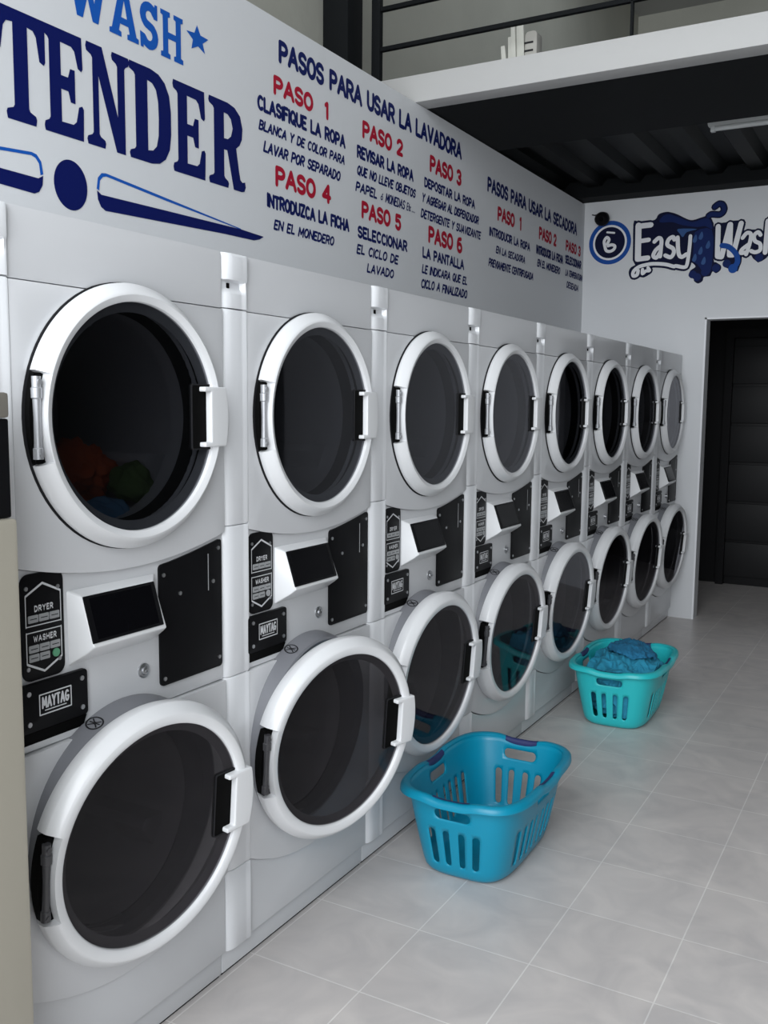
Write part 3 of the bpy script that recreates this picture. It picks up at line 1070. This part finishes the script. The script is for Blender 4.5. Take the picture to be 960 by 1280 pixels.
def make_machine():
    root = empty('stacked_washer_dryer', (0, 0, 0))
    # carcass: sides, back, top, bottom, divider (open to the front behind the panels)
    b = MB()
    b.box(-.690, PX+.006, 0.002, 0.018, .0725, 1.815)
    b.box(-.690, PX, 0.684, 0.698, .0725, 1.815)
    b.box(-.690, -.680, 0.018, 0.684, .0725, 1.815)
    b.box(-.680, PX, 0.018, 0.684, 1.803, 1.815)
    b.box(-.680, PX, 0.018, 0.684, .0725, .085)
    b.box(-.680, PX, 0.018, 0.684, .93, .95)
    build(b, 'cabinet_body', M['enamel'], root)
    # top fascia
    b = MB()
    plate(b, rrect(YL, YR, 1.6868, 1.817, .004, 2), [], PX, FX)
    build(b, 'top_panel', M['enamel'], root, bevel=.0015)
    # dryer front with its opening and sagging lower edge
    b = MB()
    ys = [YL+(YR-YL)*i/20 for i in range(21)]
    outer = [(y, sag(y, 1.152, .040)) for y in ys]+[(YR, 1.6845), (YL, 1.6845)]
    plate(b, outer, [circle(DYC, DZC, .225, 64)], PX, FX+.004)
    build(b, 'dryer_front_panel', M['enamel'], root, bevel=.0025)
    # console
    b = MB()
    outer = [(YL, .7885), (YR, .7885)]+[(y, sag(y, 1.1515, .040)) for y in reversed(ys)]
    plate(b, outer, [], PX, FX-.006)
    build(b, 'console_panel', M['enamel'], root, bevel=.003)
    # washer front
    b = MB()
    outer = [(y, sag(y, .285, .075)) for y in ys]+[(YR, .7865), (YL, .7865)]
    plate(b, outer, [circle(WYC+.01, WZC, .225, 64)], PX, FX+.004)
    build(b, 'washer_front_panel', M['enamel'], root, bevel=.0025)
    b = MB()
    outer = [(YL, .072), (YR, .072)]+[(y, sag(y, .2825, .075)) for y in reversed(ys)]
    plate(b, outer, [], PX, FX-.006)
    build(b, 'lower_panel', M['enamel'], root, bevel=.003)
    # plinth
    b = MB()
    b.box(-.66, .000, 0.0, 0.698, 0.008, .066)
    build(b, 'kick_plate', M['enamel'], root, bevel=.003)
    b = MB()
    b.box(-.64, -.006, 0.004, 0.694, 0.0, .0085)
    build(b, 'plinth_gap', M['gasket'], root)
    # rounded vertical trim on the near side, in jointed lengths
    base = [(-.004, .001), (.006, .0015), (.016, .007), (.0225, .020), (.0245, .034), (.0245, .066), (.0235, .078), (.026, .084), (.025, .090), (.018, .0925), (-.004, .093)]

    def trim(z0, z1, prof=None):
        b = MB()
        zz = prof or [(z0, .86, .86), (z0+.004, 1, 1), (z1-.004, 1, 1), (z1, .86, .86)]
        v = []
        for (z, s, e) in zz:
            for i, (x, y) in enumerate(base):
                k = e if i >= 7 else s
                v.append((x*k if x > 0 else x, y, z))
        n = len(base)
        f = []
        for j in range(len(zz)-1):
            for i in range(n):
                f.append((j*n+i, j*n+(i+1) % n, (j+1)*n+(i+1) % n, (j+1)*n+i))
        f.append(tuple(range(n-1, -1, -1)))
        f.append(tuple((len(zz)-1)*n+i for i in range(n)))
        b.add(v, f)
        return build(b, 'corner_trim', M['trimwhite'], root, smooth=50)
    cap = trim(0, 0, [(1.689, 1, 1), (1.722, 1, 1), (1.728, .85, 1), (1.738, .5, 1), (1.752, .45, 1), (1.755, 1.12, 1.05), (1.760, 1.2, 1.1), (1.810, 1.2, 1.1), (1.817, 1.0, 1.0)])
    b = MB()
    b.box(.012, .0155, .027, .035, 1.736, 1.748)
    build(b, 'slot', M['recess'], cap)
    trim(1.1665, 1.6868)
    trim(.7885, 1.165)
    trim(.284, .787)
    trim(.070, .2825)

    # ---- doors
    def door(kind):
        big = kind == 'washer'
        R = .284 if big else .275
        G = .240 if big else .236
        yc = .275
        d = R/.275
        if big:
            prof = [(-.048, .255), (-.050, .268), (-.045, .278), (-.030, R), (-.014, R), (-.010, R-.001), (.008, R-.016), (.0115, R-.020), (.0125, R-.023), (.010, G+.004), (.008, G+.001), (.006, G), (-.006, G), (-.012, G-.02)]
        else:
            prof = [(-.0235, .250), (-.0245, .266), (-.023, .273), (-.018, R), (-.011, R), (-.008, R-.001), (.010, R-.017), (.0135, R-.021), (.0145, R-.0245), (.011, G+.004), (.009, G+.001), (.006, G), (-.006, G), (-.012, G-.02)]
        hh = .086 if not big else .088
        aw = math.asin(hh/.262)
        angs = []
        N = 120
        for i in range(N):
            angs.append(2*PI*i/N)
        angs = [a for a in angs if abs(abs(a-PI)-aw) > .015]
        for e in (PI-aw, PI+aw):
            angs += [e-.0006, e+.0006]
        angs.sort()
        lim = R-.023

        def notch(a, k, x, r):
            if abs(a-PI) < aw and r > lim:
                return x, lim
            return x, r
        b = MB()
        b.lathe_x(prof, yc, 0, angs, close=True, modify=notch)
        name = 'washer_door' if big else 'dryer_door'
        dobj = build(b, name, M['doorwhite'], root, smooth=32)
        b = MB()
        b.disc_x(-.004, .0005, G+.001, yc, 0, 72)
        build(b, 'glass', M['glassdark' if big else 'glass'], dobj, smooth=30)
        # hinge in the notch
        b = MB()
        yh = yc-R+.003
        ao = math.asin((hh-.001)/(R-.002))
        ra, rb = R-.002, R-.027
        pl = [(yc-ra*math.cos(-ao+2*ao*q/10), ra*math.sin(-ao+2*ao*q/10)) for q in range(11)]
        pl += [(yc-rb*math.cos(ao-2*ao*q/10), ra*math.sin(ao-2*ao*q/10)) for q in range(11)]
        b.prism(pl, -.034 if big else -.022, -.010, 'x')
        build(b, 'hinge_recess', M['recess'], dobj)
        b = MB()
        hm = M['darkhinge' if big else 'hinge']
        zz = [(-hh+.010, .0095), (-hh+.030, .0095), (-hh+.032, .0075), (.0, .007), (hh-.050, .008), (hh-.048, .0105), (hh-.030, .0105), (hh-.028, .0085), (hh-.008, .0085)]
        b.tube([(-.004, yh+.012, z) for z, r in zz], [r for z, r in zz], 16)
        build(b, 'hinge', hm, dobj, smooth=40)
        for z in (-hh+.018, hh-.018):
            b = MB()
            b.disc_x(-.004, .0065, .005, yh+.012, z, 12)
            build(b, 'hinge_screw', hm, dobj, smooth=40)
        # handle: black pocket in the glass and a white grip plate
        b = MB()
        plate(b, rrect(yc+.162*d, yc+.236*d, -.074*d, .074*d, .006, 3), [rrect(yc+.165*d, yc+.233*d, -.071*d, .071*d, .005, 3)], -.006, .0030)
        build(b, 'pocket_rim', M['gasket'], dobj)
        b = MB()
        b.prism(rrect(yc+.165*d, yc+.233*d, -.071*d, .071*d, .005, 3), -.006, .0018, 'x')
        build(b, 'handle_pocket', M['recess'], dobj)
        b = MB()
        t = .068*d
        Rh = R-.005 if big else R-.001
        aa = math.asin(t/Rh)
        op = [(yc+Rh*math.cos(-aa+2*aa*i/10), Rh*math.sin(-aa+2*aa*i/10)) for i in range(11)]
        poly = op+[(yc+.190*d, t), (yc+.190*d, t-.011), (yc+.213*d, t-.011), (yc+.213*d, -t+.011), (yc+.190*d, -t+.011), (yc+.190*d, -t)]
        plate(b, poly, [], -.004, .0185)
        build(b, 'handle', M['doorwhite'], dobj, bevel=.004, bseg=3)
        return dobj
    dd = door('dryer')
    dd.location = (.051, DYC-.275, DZC)
    wd = door('washer')
    wd.location = (.080, .082, WZC)
    wd.rotation_euler = (0, .07, -math.radians(3))
    # seals between panel and door; the dryer's dark lip stands in for shadow
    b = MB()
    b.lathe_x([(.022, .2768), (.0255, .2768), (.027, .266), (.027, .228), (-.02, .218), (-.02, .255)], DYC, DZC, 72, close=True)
    build(b, 'door_seal_shadow', M['gasket'], root, smooth=40)
    b = MB()
    seg = 72
    v = []
    rows = [(.016, .268, WYC, WZC+.014), (.022, .267, WYC, WZC+.014), (.050, .260, WYC, WZC+.010), (.053, .252, WYC, WZC+.012), (.040, .230, WYC, WZC+.006), (-.01, .222, WYC, WZC), (-.01, .26, WYC, WZC)]
    for (x, r, yc, zc) in rows:
        for i in range(seg):
            a = 2*PI*i/seg
            tilt = x
            if x > .03:
                tilt = x+.017*math.sin(a)
            v.append((tilt, yc+r*math.cos(a), zc+r*math.sin(a)))
    nr = len(rows)
    f = [(j*seg+i, j*seg+(i+1) % seg, ((j+1) % nr)*seg+(i+1) % seg, ((j+1) % nr)*seg+i) for j in range(nr) for i in range(seg)]
    b.add(v, f)
    col = build(b, 'door_collar', M['collar'], root, smooth=40)
    # round mark on the collar
    a0 = math.radians(112)
    cpos = Vector((.036, WYC+.2640*math.cos(a0), WZC+.0125+.2640*math.sin(a0)))
    nrm = Vector((.0, math.cos(a0), math.sin(a0)))
    tx = Vector((1, 0, 0))
    ty = nrm.cross(tx)
    P = Paint(lambda u, w_: tuple(cpos+nrm*(.0016-.23*u-.5*(w_*w_)/.2675)+tx*u+ty*w_))
    ringp = [(.017*math.cos(2*PI*i/24), .017*math.sin(2*PI*i/24)) for i in range(25)]
    P.stroke(ringp, .0035)
    P.curve([(-.010, .008), (0, .002), (.009, .009)], .003)
    P.curve([(.010, -.008), (.001, -.002), (-.009, -.010)], .003)
    P.stroke([(-.011, -.001), (.011, .001)], .003)
    P.obj('collar_mark', M['gasket'], col)
    # drums
    for nm, yc, zc, r, x0 in (('dryer_drum', DYC, DZC, .222, -.012), ('washer_drum', WYC+.005, WZC, .218, -.012)):
        b = MB()
        b.lathe_x([(x0, r), (x0-.05, r), (x0-.06, r+.03), (x0-.46, r+.03), (x0-.47, r+.02)], yc, zc, 64)
        dr = build(b, nm, M['drum'], root, smooth=35)
        b = MB()
        b.lathe_x([(x0-.468, r+.018), (x0-.468, .09), (x0-.45, .08), (x0-.45, .001)], yc, zc, 64)
        build(b, 'drum_back', M['drumback'], dr, smooth=35)
        for k in range(3):
            a = 2*PI*k/3+PI/2
            b = MB()
            c, s = math.cos(a), math.sin(a)
            q = []
            for (rr, tt) in ((r+.028, -.04), (r-.03, -.012), (r-.03, .012), (r+.028, .04)):
                q.append((yc+rr*c-tt*s, zc+rr*s+tt*c))
            b.prism(q, x0-.45, x0-.08, 'x')
            build(b, 'drum_vane', M['drum'], dr, bevel=.004)

    # ---- console furniture
    cx = FX-.006
    # instruction plate
    b = MB()
    b.prism(rrect(.100, .203, .928, 1.137, .020, 5), cx, cx+.004, 'x')
    ip = build(b, 'instruction_plate', M['black'], root, bevel=.0012)
    T = lambda u, w_: (cx+.0046, .100+u*.103, .928+w_*.209)
    P = Paint(T)
    P.stroke([(.10, .515), (.10, .80), (.50, .90), (.92, .80), (.92, .515)], .022)
    P.stroke([(.10, .515), (.92, .515)], .010)
    P.stroke([(.10, .455), (.10, .17), (.50, .07), (.92, .17), (.92, .455)], .022)
    P.stroke([(.10, .455), (.92, .455)], .010)
    P.obj('printed_outline', M['label'], ip)
    P = Paint(T)
    lettering(P, 'DRYER', .30, .74, .640, .702, .24, gap=.34)
    lettering(P, 'WASHER', .26, .80, .360, .422, .24, gap=.34)
    P.obj('printed_lettering', M['label'], ip)
    for r_, (zz, cols) in enumerate(((.545, 3), (.265, 3), (.180, 2))):
        for c_ in range(cols):
            b = MB()
            y0 = .100+.103*(.15+.25*c_)
            z0 = .928+.209*zz
            b.prism(rrect(y0, y0+.0235, z0, z0+.0145, .0015, 2), cx+.0035, cx+.0055, 'x')
            bt = build(b, 'button', M['button'], ip)
            P = Paint(lambda u, w_: (cx+.0059, y0+u, z0+w_))
            P.stroke([(.004, .0072), (.0195, .0072)], .0016)
            P.obj('button_mark', M['black'], bt)
    b = MB()
    b.disc_x(cx+.0035, cx+.006, .0085, .100+.103*.78, .928+.209*.215, 20)
    build(b, 'start_button', M['button'], ip)
    for (u, w_) in ((.12, .87), (.86, .84), (.12, .12), (.86, .15)):
        b = MB()
        b.disc_x(cx+.0035, cx+.0058, .0042, .100+u*.103, .928+w_*.209, 14)
        build(b, 'screw', M['steel'], ip)
    # maker's plate: a black box standing proud
    b = MB()
    b.prism(rrect(.084, .252, .830, .925, .008, 4), cx, cx+.013, 'x')
    npl = build(b, 'name_plate', M['black'], root, bevel=.003)
    nx = cx+.0135
    P = Paint(lambda u, w_: (nx, .168+u, .880+w_))
    fr = [(-.039, -.020), (.039, -.020), (.039, .020), (-.039, .020), (-.039, -.020)]
    P.stroke(fr, .0026)
    lettering(P, 'MAYTAG', -.034, .034, -.009, .015, .17, gap=.34)
    P.stroke([(-.026, -.013), (.026, -.013)], .0022)
    P.obj('printed_lettering', M['label'], npl)
    for (y, z) in ((.104, .908), (.236, .908), (.236, .848), (.104, .848)):
        b = MB()
        b.disc_x(cx+.012, cx+.015, .0050, y, z, 14)
        build(b, 'screw', M['steel'], npl)
    b = MB()
    b.prism([(cx-.001, .829), (cx+.0115, .829), (cx+.001, .803), (cx-.001, .803)], .088, .248, 'y')
    build(b, 'slot_shadow', M['recess'], root)  # black wedge stands in for the shadow in the cavity below the plate
    # sloping display housing
    sTL, sTR, sBR, sBL = Vector((.036, .238, 1.074)), Vector((.036, .434, 1.074)), Vector((.072, .424, .987)), Vector((.072, .230, .987))
    bTL, bTR, bBR, bBL = Vector((cx, .213, 1.090)), Vector((cx, .466, 1.088)), Vector((cx, .466, .940)), Vector((cx, .213, .936))
    e = .008
    fTL, fTR = sTL+Vector((-.001, -.003, .003)), sTR+Vector((-.001, .004, .003))
    fBR, fBL = sBR+Vector((.003, .012, -.009)), sBL+Vector((.003, -.003, -.009))
    lBR, lBL = fBR+Vector((-.016, 0, -.012)), fBL+Vector((-.016, 0, -.012))
    b = MB()
    b.add([bTL, bTR, bBR, bBL, fTL, fTR, fBR, fBL, lBR, lBL],
          [(4, 7, 6, 5), (0, 1, 5, 4), (7, 9, 8, 6), (9, 3, 2, 8), (0, 4, 7, 9, 3), (1, 2, 8, 6, 5), (0, 3, 2, 1)])
    dsp = build(b, 'display_housing', M['doorwhite'], root, bevel=.004, bseg=3)
    nrm = (sTR-sTL).cross(sBL-sTL).normalized()
    if nrm.x < 0:
        nrm = -nrm
    b = MB()
    cen = (sTL+sTR+sBR+sBL)/4
    wide = [cen+(p-cen)*1.03 for p in (sTL, sTR, sBR, sBL)]
    lo = [p+nrm*(-.003) for p in wide]
    hi = [p+nrm*.003 for p in wide]
    b.add(lo+hi, [(0, 3, 2, 1), (4, 5, 6, 7), (0, 1, 5, 4), (1, 2, 6, 5), (2, 3, 7, 6), (3, 0, 4, 7)])
    build(b, 'screen_bezel', M['black'], dsp, bevel=.002)
    cen = (sTL+sTR+sBR+sBL)/4
    b = MB()
    ins = [cen+(p-cen)*.90+nrm*.0034 for p in (sTL, sTR, sBR, sBL)]
    lo = [p-nrm*.002 for p in ins]
    b.add(lo+ins, [(0, 3, 2, 1), (4, 5, 6, 7), (0, 1, 5, 4), (1, 2, 6, 5), (2, 3, 7, 6), (3, 0, 4, 7)])
    build(b, 'screen', M['screen'], dsp)
    # coin box panel
    b = MB()
    r = .010
    outer = rrect(.474, .690, .826, 1.104, r, 4)
    top = []
    for (y, z) in outer:
        if z > 1.0:
            z += .036*((y-.474)/.216)**1.3
        top.append((y, z))
    # refine the sloping top edge
    fin = []
    for i, p in enumerate(top):
        fin.append(p)
        q = top[(i+1) % len(top)]
        if p[1] > 1.05 and q[1] > 1.05 and abs(p[0]-q[0]) > .1:
            for k in range(1, 8):
                y = p[0]+(q[0]-p[0])*k/8
                fin.append((y, 1.104+.036*((y-.474)/.216)**1.3))
    plate(b, fin, [], cx, cx+.006)
    cb = build(b, 'coin_box_panel', M['black'], root, bevel=.0015)
    for (y, z) in ((.486, 1.080), (.677, 1.118), (.486, .842), (.677, .850), (.540, 1.030), (.657, 1.040)):
        b = MB()
        b.disc_x(cx+.0055, cx+.0085, .0048, y, z, 14)
        build(b, 'screw', M['steel'], cb)
    b = MB()
    b.box(cx+.0055, cx+.0068, .639, .641, 1.020, 1.108)
    build(b, 'coin_slot', M['button'], cb)
    # round key lock
    b = MB()
    b.lathe_x([(cx, .0165), (cx+.003, .0165), (cx+.005, .013), (cx+.005, .010), (cx+.009, .0095), (cx+.010, .008), (cx+.010, .003), (cx+.006, .003), (cx+.006, .0)], .424, .876, 28)
    build(b, 'key_lock', M['steel'], root, smooth=35)
    return root


LABELS = [
    'white stacked washer and dryer beside the beige cabinet, coloured laundry behind upper glass',
    'white stacked washer and dryer second from the beige cabinet, its washer door standing furthest ajar',
    'white stacked washer and dryer right behind the empty dark teal basket',
    'white stacked washer and dryer between the two laundry baskets, fourth from the beige cabinet',
    'white stacked washer and dryer just before the turquoise basket, fifth from the beige cabinet',
    'white stacked washer and dryer behind the turquoise basket, third from the emblem wall',
    'white stacked washer and dryer next to last before the white emblem wall',
    'white stacked washer and dryer at the far end of the row, against the emblem wall',
]
YAW = [6.2, 13.8, 3.2, 3.1, 2.7, 2.3, 3.0, 2.9]
proto = make_machine()
machines = [proto]+[copy_tree(proto) for _ in range(7)]
order = machines
for i, o in enumerate(order):
    o.location = (0, (i-1)*0.70, 0)
    tag(o, LABELS[i], 'washing machine', 'row of stacked washer dryers')
    for ch in o.children:
        if ch.name.startswith('washer_door'):
            ch.rotation_euler = (0, .07, -math.radians(YAW[i]))
# the nearest machine's start button is green
for ch in order[0].children:
    if ch.name.startswith('instruction_plate'):
        for g in ch.children:
            if g.name.startswith('start_button'):
                me = g.data.copy()
                me.materials[0] = M['green']
                g.data = me
                g['label'] = 'green round start button'


# ------------------------------------------------------------------ cloth
def cloth(name, center, rad, seed, material, freq=7.0, amp=.35, floor_z=None, sub=5, rz=0.0, keep_in=None, boxy=1.0, stretch=(1, 1, 1)):
    """crumpled cloth: long creases from stretched, warped ridge noise"""
    bm = bmesh.new()
    bmesh.ops.create_icosphere(bm, subdivisions=sub, radius=1.0)
    off = Vector((seed*3.7, seed*1.3, seed*5.1))
    rot = Matrix.Rotation(rz, 3, 'Z')
    sz = min(rad)
    for vv in bm.verts:
        p = Vector([math.copysign(abs(c)**boxy, c) for c in vv.co])
        q = Vector((p.x*rad[0], p.y*rad[1], p.z*rad[2]))
        s = Vector((q.x*stretch[0], q.y*stretch[1], q.z*stretch[2]))
        w = noise.noise_vector(s*freq*.45+off)*(.55/freq)
        n1 = 1-2.4*abs(noise.noise((s+w)*freq+off))
        n2 = 1-2.4*abs(noise.noise((s*1.0-w*1.4)*freq*2.1-off))
        n3 = noise.noise(q*freq*.4+off*2)
        q = rot @ (q+vv.co*sz*amp*(.55*n1+.25*n2+.5*n3))
        q += Vector(center)
        if floor_z is not None and q.z < floor_z:
            q.z = floor_z
        if keep_in:
            q = keep_in(q, n1*.5+n2*.3)
        vv.co = q
    me = bpy.data.meshes.new(name)
    bm.to_mesh(me)
    bm.free()
    return link(name, me, material, None, smooth=70)


y1 = -0.70
g1 = cloth('garment', (-.205, y1+.450, 1.305), (.048, .085, .052), 1, M['orangecloth'], 24, .8, sub=5)
tag(g1, 'orange cloth tumbled inside the upper drum beside the beige cabinet', 'garment', 'laundry in the first dryer')
g2 = cloth('garment', (-.110, y1+.525, 1.278), (.038, .042, .036), 2, M['greencloth'], 22, .6, sub=5)
tag(g2, 'olive green cloth inside the upper drum beside the beige cabinet', 'garment', 'laundry in the first dryer')
g3 = cloth('garment', (-.090, y1+.425, 1.224), (.030, .055, .020), 3, M['lightcloth'], 24, .8, sub=5)
tag(g3, 'pale blue cloth lying lowest in the upper drum beside the beige cabinet', 'garment', 'laundry in the first dryer')

# ------------------------------------------------------------------ laundry baskets
BH = .275


def basket_geo():
    """superellipse ring parametrised by arc length"""
    def ring(ax, ay, n=4.2, N=720):
        pts = []
        for i in range(N):
            t = 2*PI*i/N
            c, s = math.cos(t), math.sin(t)
            pts.append((ax*math.copysign(abs(c)**(2/n), c), ay*math.copysign(abs(s)**(2/n), s)))
        return pts
    ref = ring(.185, .290)
    L = [0]
    for i in range(len(ref)):
        a, c = ref[i], ref[(i+1) % len(ref)]
        L.append(L[-1]+math.hypot(c[0]-a[0], c[1]-a[1]))
    tot = L[-1]

    def theta(u):
        u = u % tot
        lo, hi = 0, len(L)-1
        while hi-lo > 1:
            mid = (lo+hi)//2
            if L[mid] <= u:
                lo = mid
            else:
                hi = mid
        fr = (u-L[lo])/max(1e-9, L[hi]-L[lo])
        return 2*PI*(lo+fr)/len(ref)

    def pos(u, w, grow=0.0):
        t = theta(u)
        k = w/BH
        ease = k**.85
        ax = .142+(.196-.142)*ease+grow
        ay = .245+(.302-.245)*ease+grow
        if w < .025:                                  # rounded bottom edge
            q = 1-w/.025
            ax -= .014*q*q
            ay -= .014*q*q
        c, s = math.cos(t), math.sin(t)
        n = 4.2
        return Vector((ax*math.copysign(abs(c)**(2/n), c), ay*math.copysign(abs(s)**(2/n), s), w))
    return tot, pos


TOT, BPOS = basket_geo()
# u = 0 is the middle of the +x side; quarter points: +y end at TOT/4, -x side TOT/2, -y end 3TOT/4
MIDS = {'px': 0.0, 'py': TOT/4, 'nx': TOT/2, 'ny': 3*TOT/4}


def pill(u0, u1, w0, w1, n=5):
    r = min((u1-u0), (w1-w0))/2*.98
    return rrect(u0, u1, w0, w1, r, n)


def dip(u):
    """rim drops a little over each hand hole"""
    d = 0
    for k, mid in MIDS.items():
        x = (u-mid+TOT/2) % TOT-TOT/2
        d += .010*math.exp(-(x/.062)**4)
    return d


def make_basket(material):
    root = empty('laundry_basket', (0, 0, 0))
    holes = []
    for k, mid in MIDS.items():
        end = k in ('py', 'ny')
        cnt, pitch, w = (4, .052, .025) if end else (8, .051, .024)
        for i in range(cnt):
            c = mid+(i-(cnt-1)/2)*pitch
            holes.append(pill(c-w/2, c+w/2, .045, .165))
        holes.append(rrect(mid-.058, mid+.058, .205, .240, .016, 5))
    # cut the strip open at a corner
    start = TOT/8
    hs = []
    for h in holes:
        c = sum(p[0] for p in h)/len(h)
        sh = 0
        while c+sh < start:
            sh += TOT
        while c+sh > start+TOT:
            sh -= TOT
        hs.append([(p[0]+sh, p[1]) for p in h])
    NU, NV = 200, 14
    outer = [(start+TOT*i/NU, 0.0) for i in range(NU+1)]+[(start+TOT, BH*j/NV) for j in range(1, NV)]
    outer += [(start+TOT*(NU-i)/NU, BH) for i in range(NU+1)]+[(start, BH*(NV-j)/NV) for j in range(1, NV)]
    extra = []
    for i in range(1, NU):
        for j in list(range(1, NV))+[.35]:
            p = (start+TOT*i/NU, BH*j/NV)
            if not any(min(q[0] for q in h)-.004 < p[0] < max(q[0] for q in h)+.004 and min(q[1] for q in h)-.004 < p[1] < max(q[1] for q in h)+.004 for h in hs):
                extra.append(p)
    v2, fs, loops = tri_region(outer, hs, extra)
    verts = []
    for p in v2:
        q = BPOS(p[0], p[1])
        q.z -= dip(p[0])*(p[1]/BH)**8
        verts.append(q)
    mb = MB()
    mb.add(verts, fs)
    nb = len(mb.v)
    ring = [BPOS(start+TOT*i/NU, 0.0) for i in range(NU)]
    mid_ = [Vector((p.x*.6, p.y*.6, .002)) for p in ring]
    mb.add(ring+mid_+[Vector((0, 0, .002))], [(i, (i+1) % NU, NU+(i+1) % NU, NU+i) for i in range(NU)]+[(NU+i, NU+(i+1) % NU, 2*NU) for i in range(NU)])
    me = mb.mesh('shell')
    bm = bmesh.new()
    bm.from_mesh(me)
    bmesh.ops.remove_doubles(bm, verts=bm.verts[:], dist=.0004)
    bmesh.ops.recalc_face_normals(bm, faces=bm.faces[:])
    bm.to_mesh(me)
    bm.free()
    shell = link('shell', me, material, root, smooth=50)
    sd = shell.modifiers.new('wall thickness', 'SOLIDIFY')
    sd.thickness = .0042
    sd.offset = 0
    # rolled rim
    prof = [(-.003, -.002), (-.003, .004), (.004, .008), (.016, .006), (.023, -.002), (.024, -.014), (.021, -.016), (.019, -.006), (.012, .000), (.004, .001)]
    b = MB()
    N = 200
    v = []
    for i in range(N):
        u = TOT*i/N
        d = dip(u)
        for (g, h) in prof:
            q = BPOS(u, BH, g)
            q.z = BH+h-d
            v.append(q)
    n = len(prof)
    b.add(v, [(i*n+k, i*n+(k+1) % n, ((i+1) % N)*n+(k+1) % n, ((i+1) % N)*n+k) for i in range(N) for k in range(n)])
    build(b, 'rim', material, root, smooth=50)
    # dark soft grips round the top bar of each hand hole
    for k, mid in MIDS.items():
        b = MB()
        v = []
        prof2 = [(-.0055, -.010), (-.0065, -.004), (-.0055, .004), (-.002, .0082), (.004, .0098), (.008, .0092), (.004, .0075), (-.001, .005), (-.003, .001), (-.0035, -.010)]
        N2 = 20
        n = len(prof2)
        for i in range(N2+1):
            u = mid-.056+.112*i/N2
            d = dip(u)
            s = .55+.45*math.sin(PI*i/N2)
            for (g, h) in prof2:
                hh = h if h > 0 else h*s
                q = BPOS(u, BH, g)
                q.z = BH+hh-d
                v.append(q)
        f = [(i*n+j, i*n+(j+1) % n, (i+1)*n+(j+1) % n, (i+1)*n+j) for i in range(N2) for j in range(n)]
        f += [tuple(range(n)), tuple(N2*n+j for j in range(n))]
        b.add(v, f)
        build(b, 'grip', M['grip'], root, smooth=50)
    return root


bk = make_basket(M['basket'])
bk.location = (.305, 1.005, .0045)
bk.rotation_euler = (0, 0, math.radians(1.0))
tag(bk, 'empty dark teal laundry basket standing nearest the camera on the tiles', 'laundry basket', 'laundry baskets on the floor')
bk2 = make_basket(M['basketlight'])
bk2.location = (.306, 2.640, .0045)
bk2.rotation_euler = (0, 0, math.radians(2.0))
tag(bk2, 'pale turquoise laundry basket holding crumpled blue clothes', 'laundry basket', 'laundry baskets on the floor')


def in_basket(q, n):
    """keep cloth inside the walls of the turquoise basket"""
    d = q-Vector((.306, 2.640, 0))
    k = max(0.0, min(1.0, (q.z-.005)/BH))
    ax = .142+.054*k**.85-.016
    ay = .245+.057*k**.85-.016
    r = ((abs(d.x)/ax)**4+(abs(d.y)/ay)**4)**.25
    lim = 1-.03*max(0, n)
    if r > lim:
        d.x *= lim/r
        d.y *= lim/r
    return Vector((.306+d.x, 2.640+d.y, q.z))


ca = cloth('garment', (.310, 2.650, .150), (.170, .268, .130), 11, M['bluecloth'], 13, .30, floor_z=.016, sub=7, keep_in=in_basket, boxy=.72, stretch=(1.5, .7, 1), rz=.5)
tag(ca, 'big crumpled blue garment heaped in the turquoise basket', 'garment', 'clothes in the turquoise basket')
HEAP = {}
for vv in ca.data.vertices:
    k = (round(vv.co.x*80), round(vv.co.y*80))
    HEAP[k] = max(HEAP.get(k, 0), vv.co.z)


def on_heap(q, n):
    """lay the top garment over the heap and keep it inside the basket"""
    q = in_basket(q, n)
    i0, j0 = round(q.x*80), round(q.y*80)
    h = max([HEAP.get((i0+a, j0+c), 0) for a in (-1, 0, 1) for c in (-1, 0, 1)])
    t = max(0.0, q.z-.262)
    return Vector((q.x, q.y, h+.002+t))


cb_ = cloth('garment', (.323, 2.700, .262), (.105, .165, .022), 12, M['navycloth'], 17, .9, sub=6, rz=.35, keep_in=on_heap, stretch=(1.6, .7, 1))
tag(cb_, 'darker blue garment lying on top of the heap in the turquoise basket', 'garment', 'clothes in the turquoise basket')

# ------------------------------------------------------------------ cabinet at the near end of the row
cab = empty('cabinet', (-.60, -1.35, 0))
tag(cab, 'beige metal cabinet with a black upper band, at the near end of the machines', 'cabinet')
b = MB()
b.box(0, .775, 0, .622, 0.03, 1.27)
build(b, 'body', M['beige'], cab, bevel=.008)
b = MB()
b.box(.006, .768, .004, .616, 1.271, 1.435)
build(b, 'black_band', M['black'], cab, bevel=.004)
b = MB()
b.box(0, .772, 0, .615, 1.436, 1.478)
build(b, 'lid', M['greylid'], cab, bevel=.006)
b = MB()
b.box(.03, .74, .03, .59, 0, .03)
build(b, 'plinth', M['black'], cab)
b = MB()
plate(b, rrect(.06, .50, .16, 1.18, .012, 3), [], .7752, .779)
build(b, 'front_door', M['beige'], cab, bevel=.001)
b = MB()
b.lathe_x([(.779, .014), (.786, .014), (.788, .011), (.788, .0)], .10, .72, 24)
build(b, 'lock', M['steel'], cab, smooth=40)
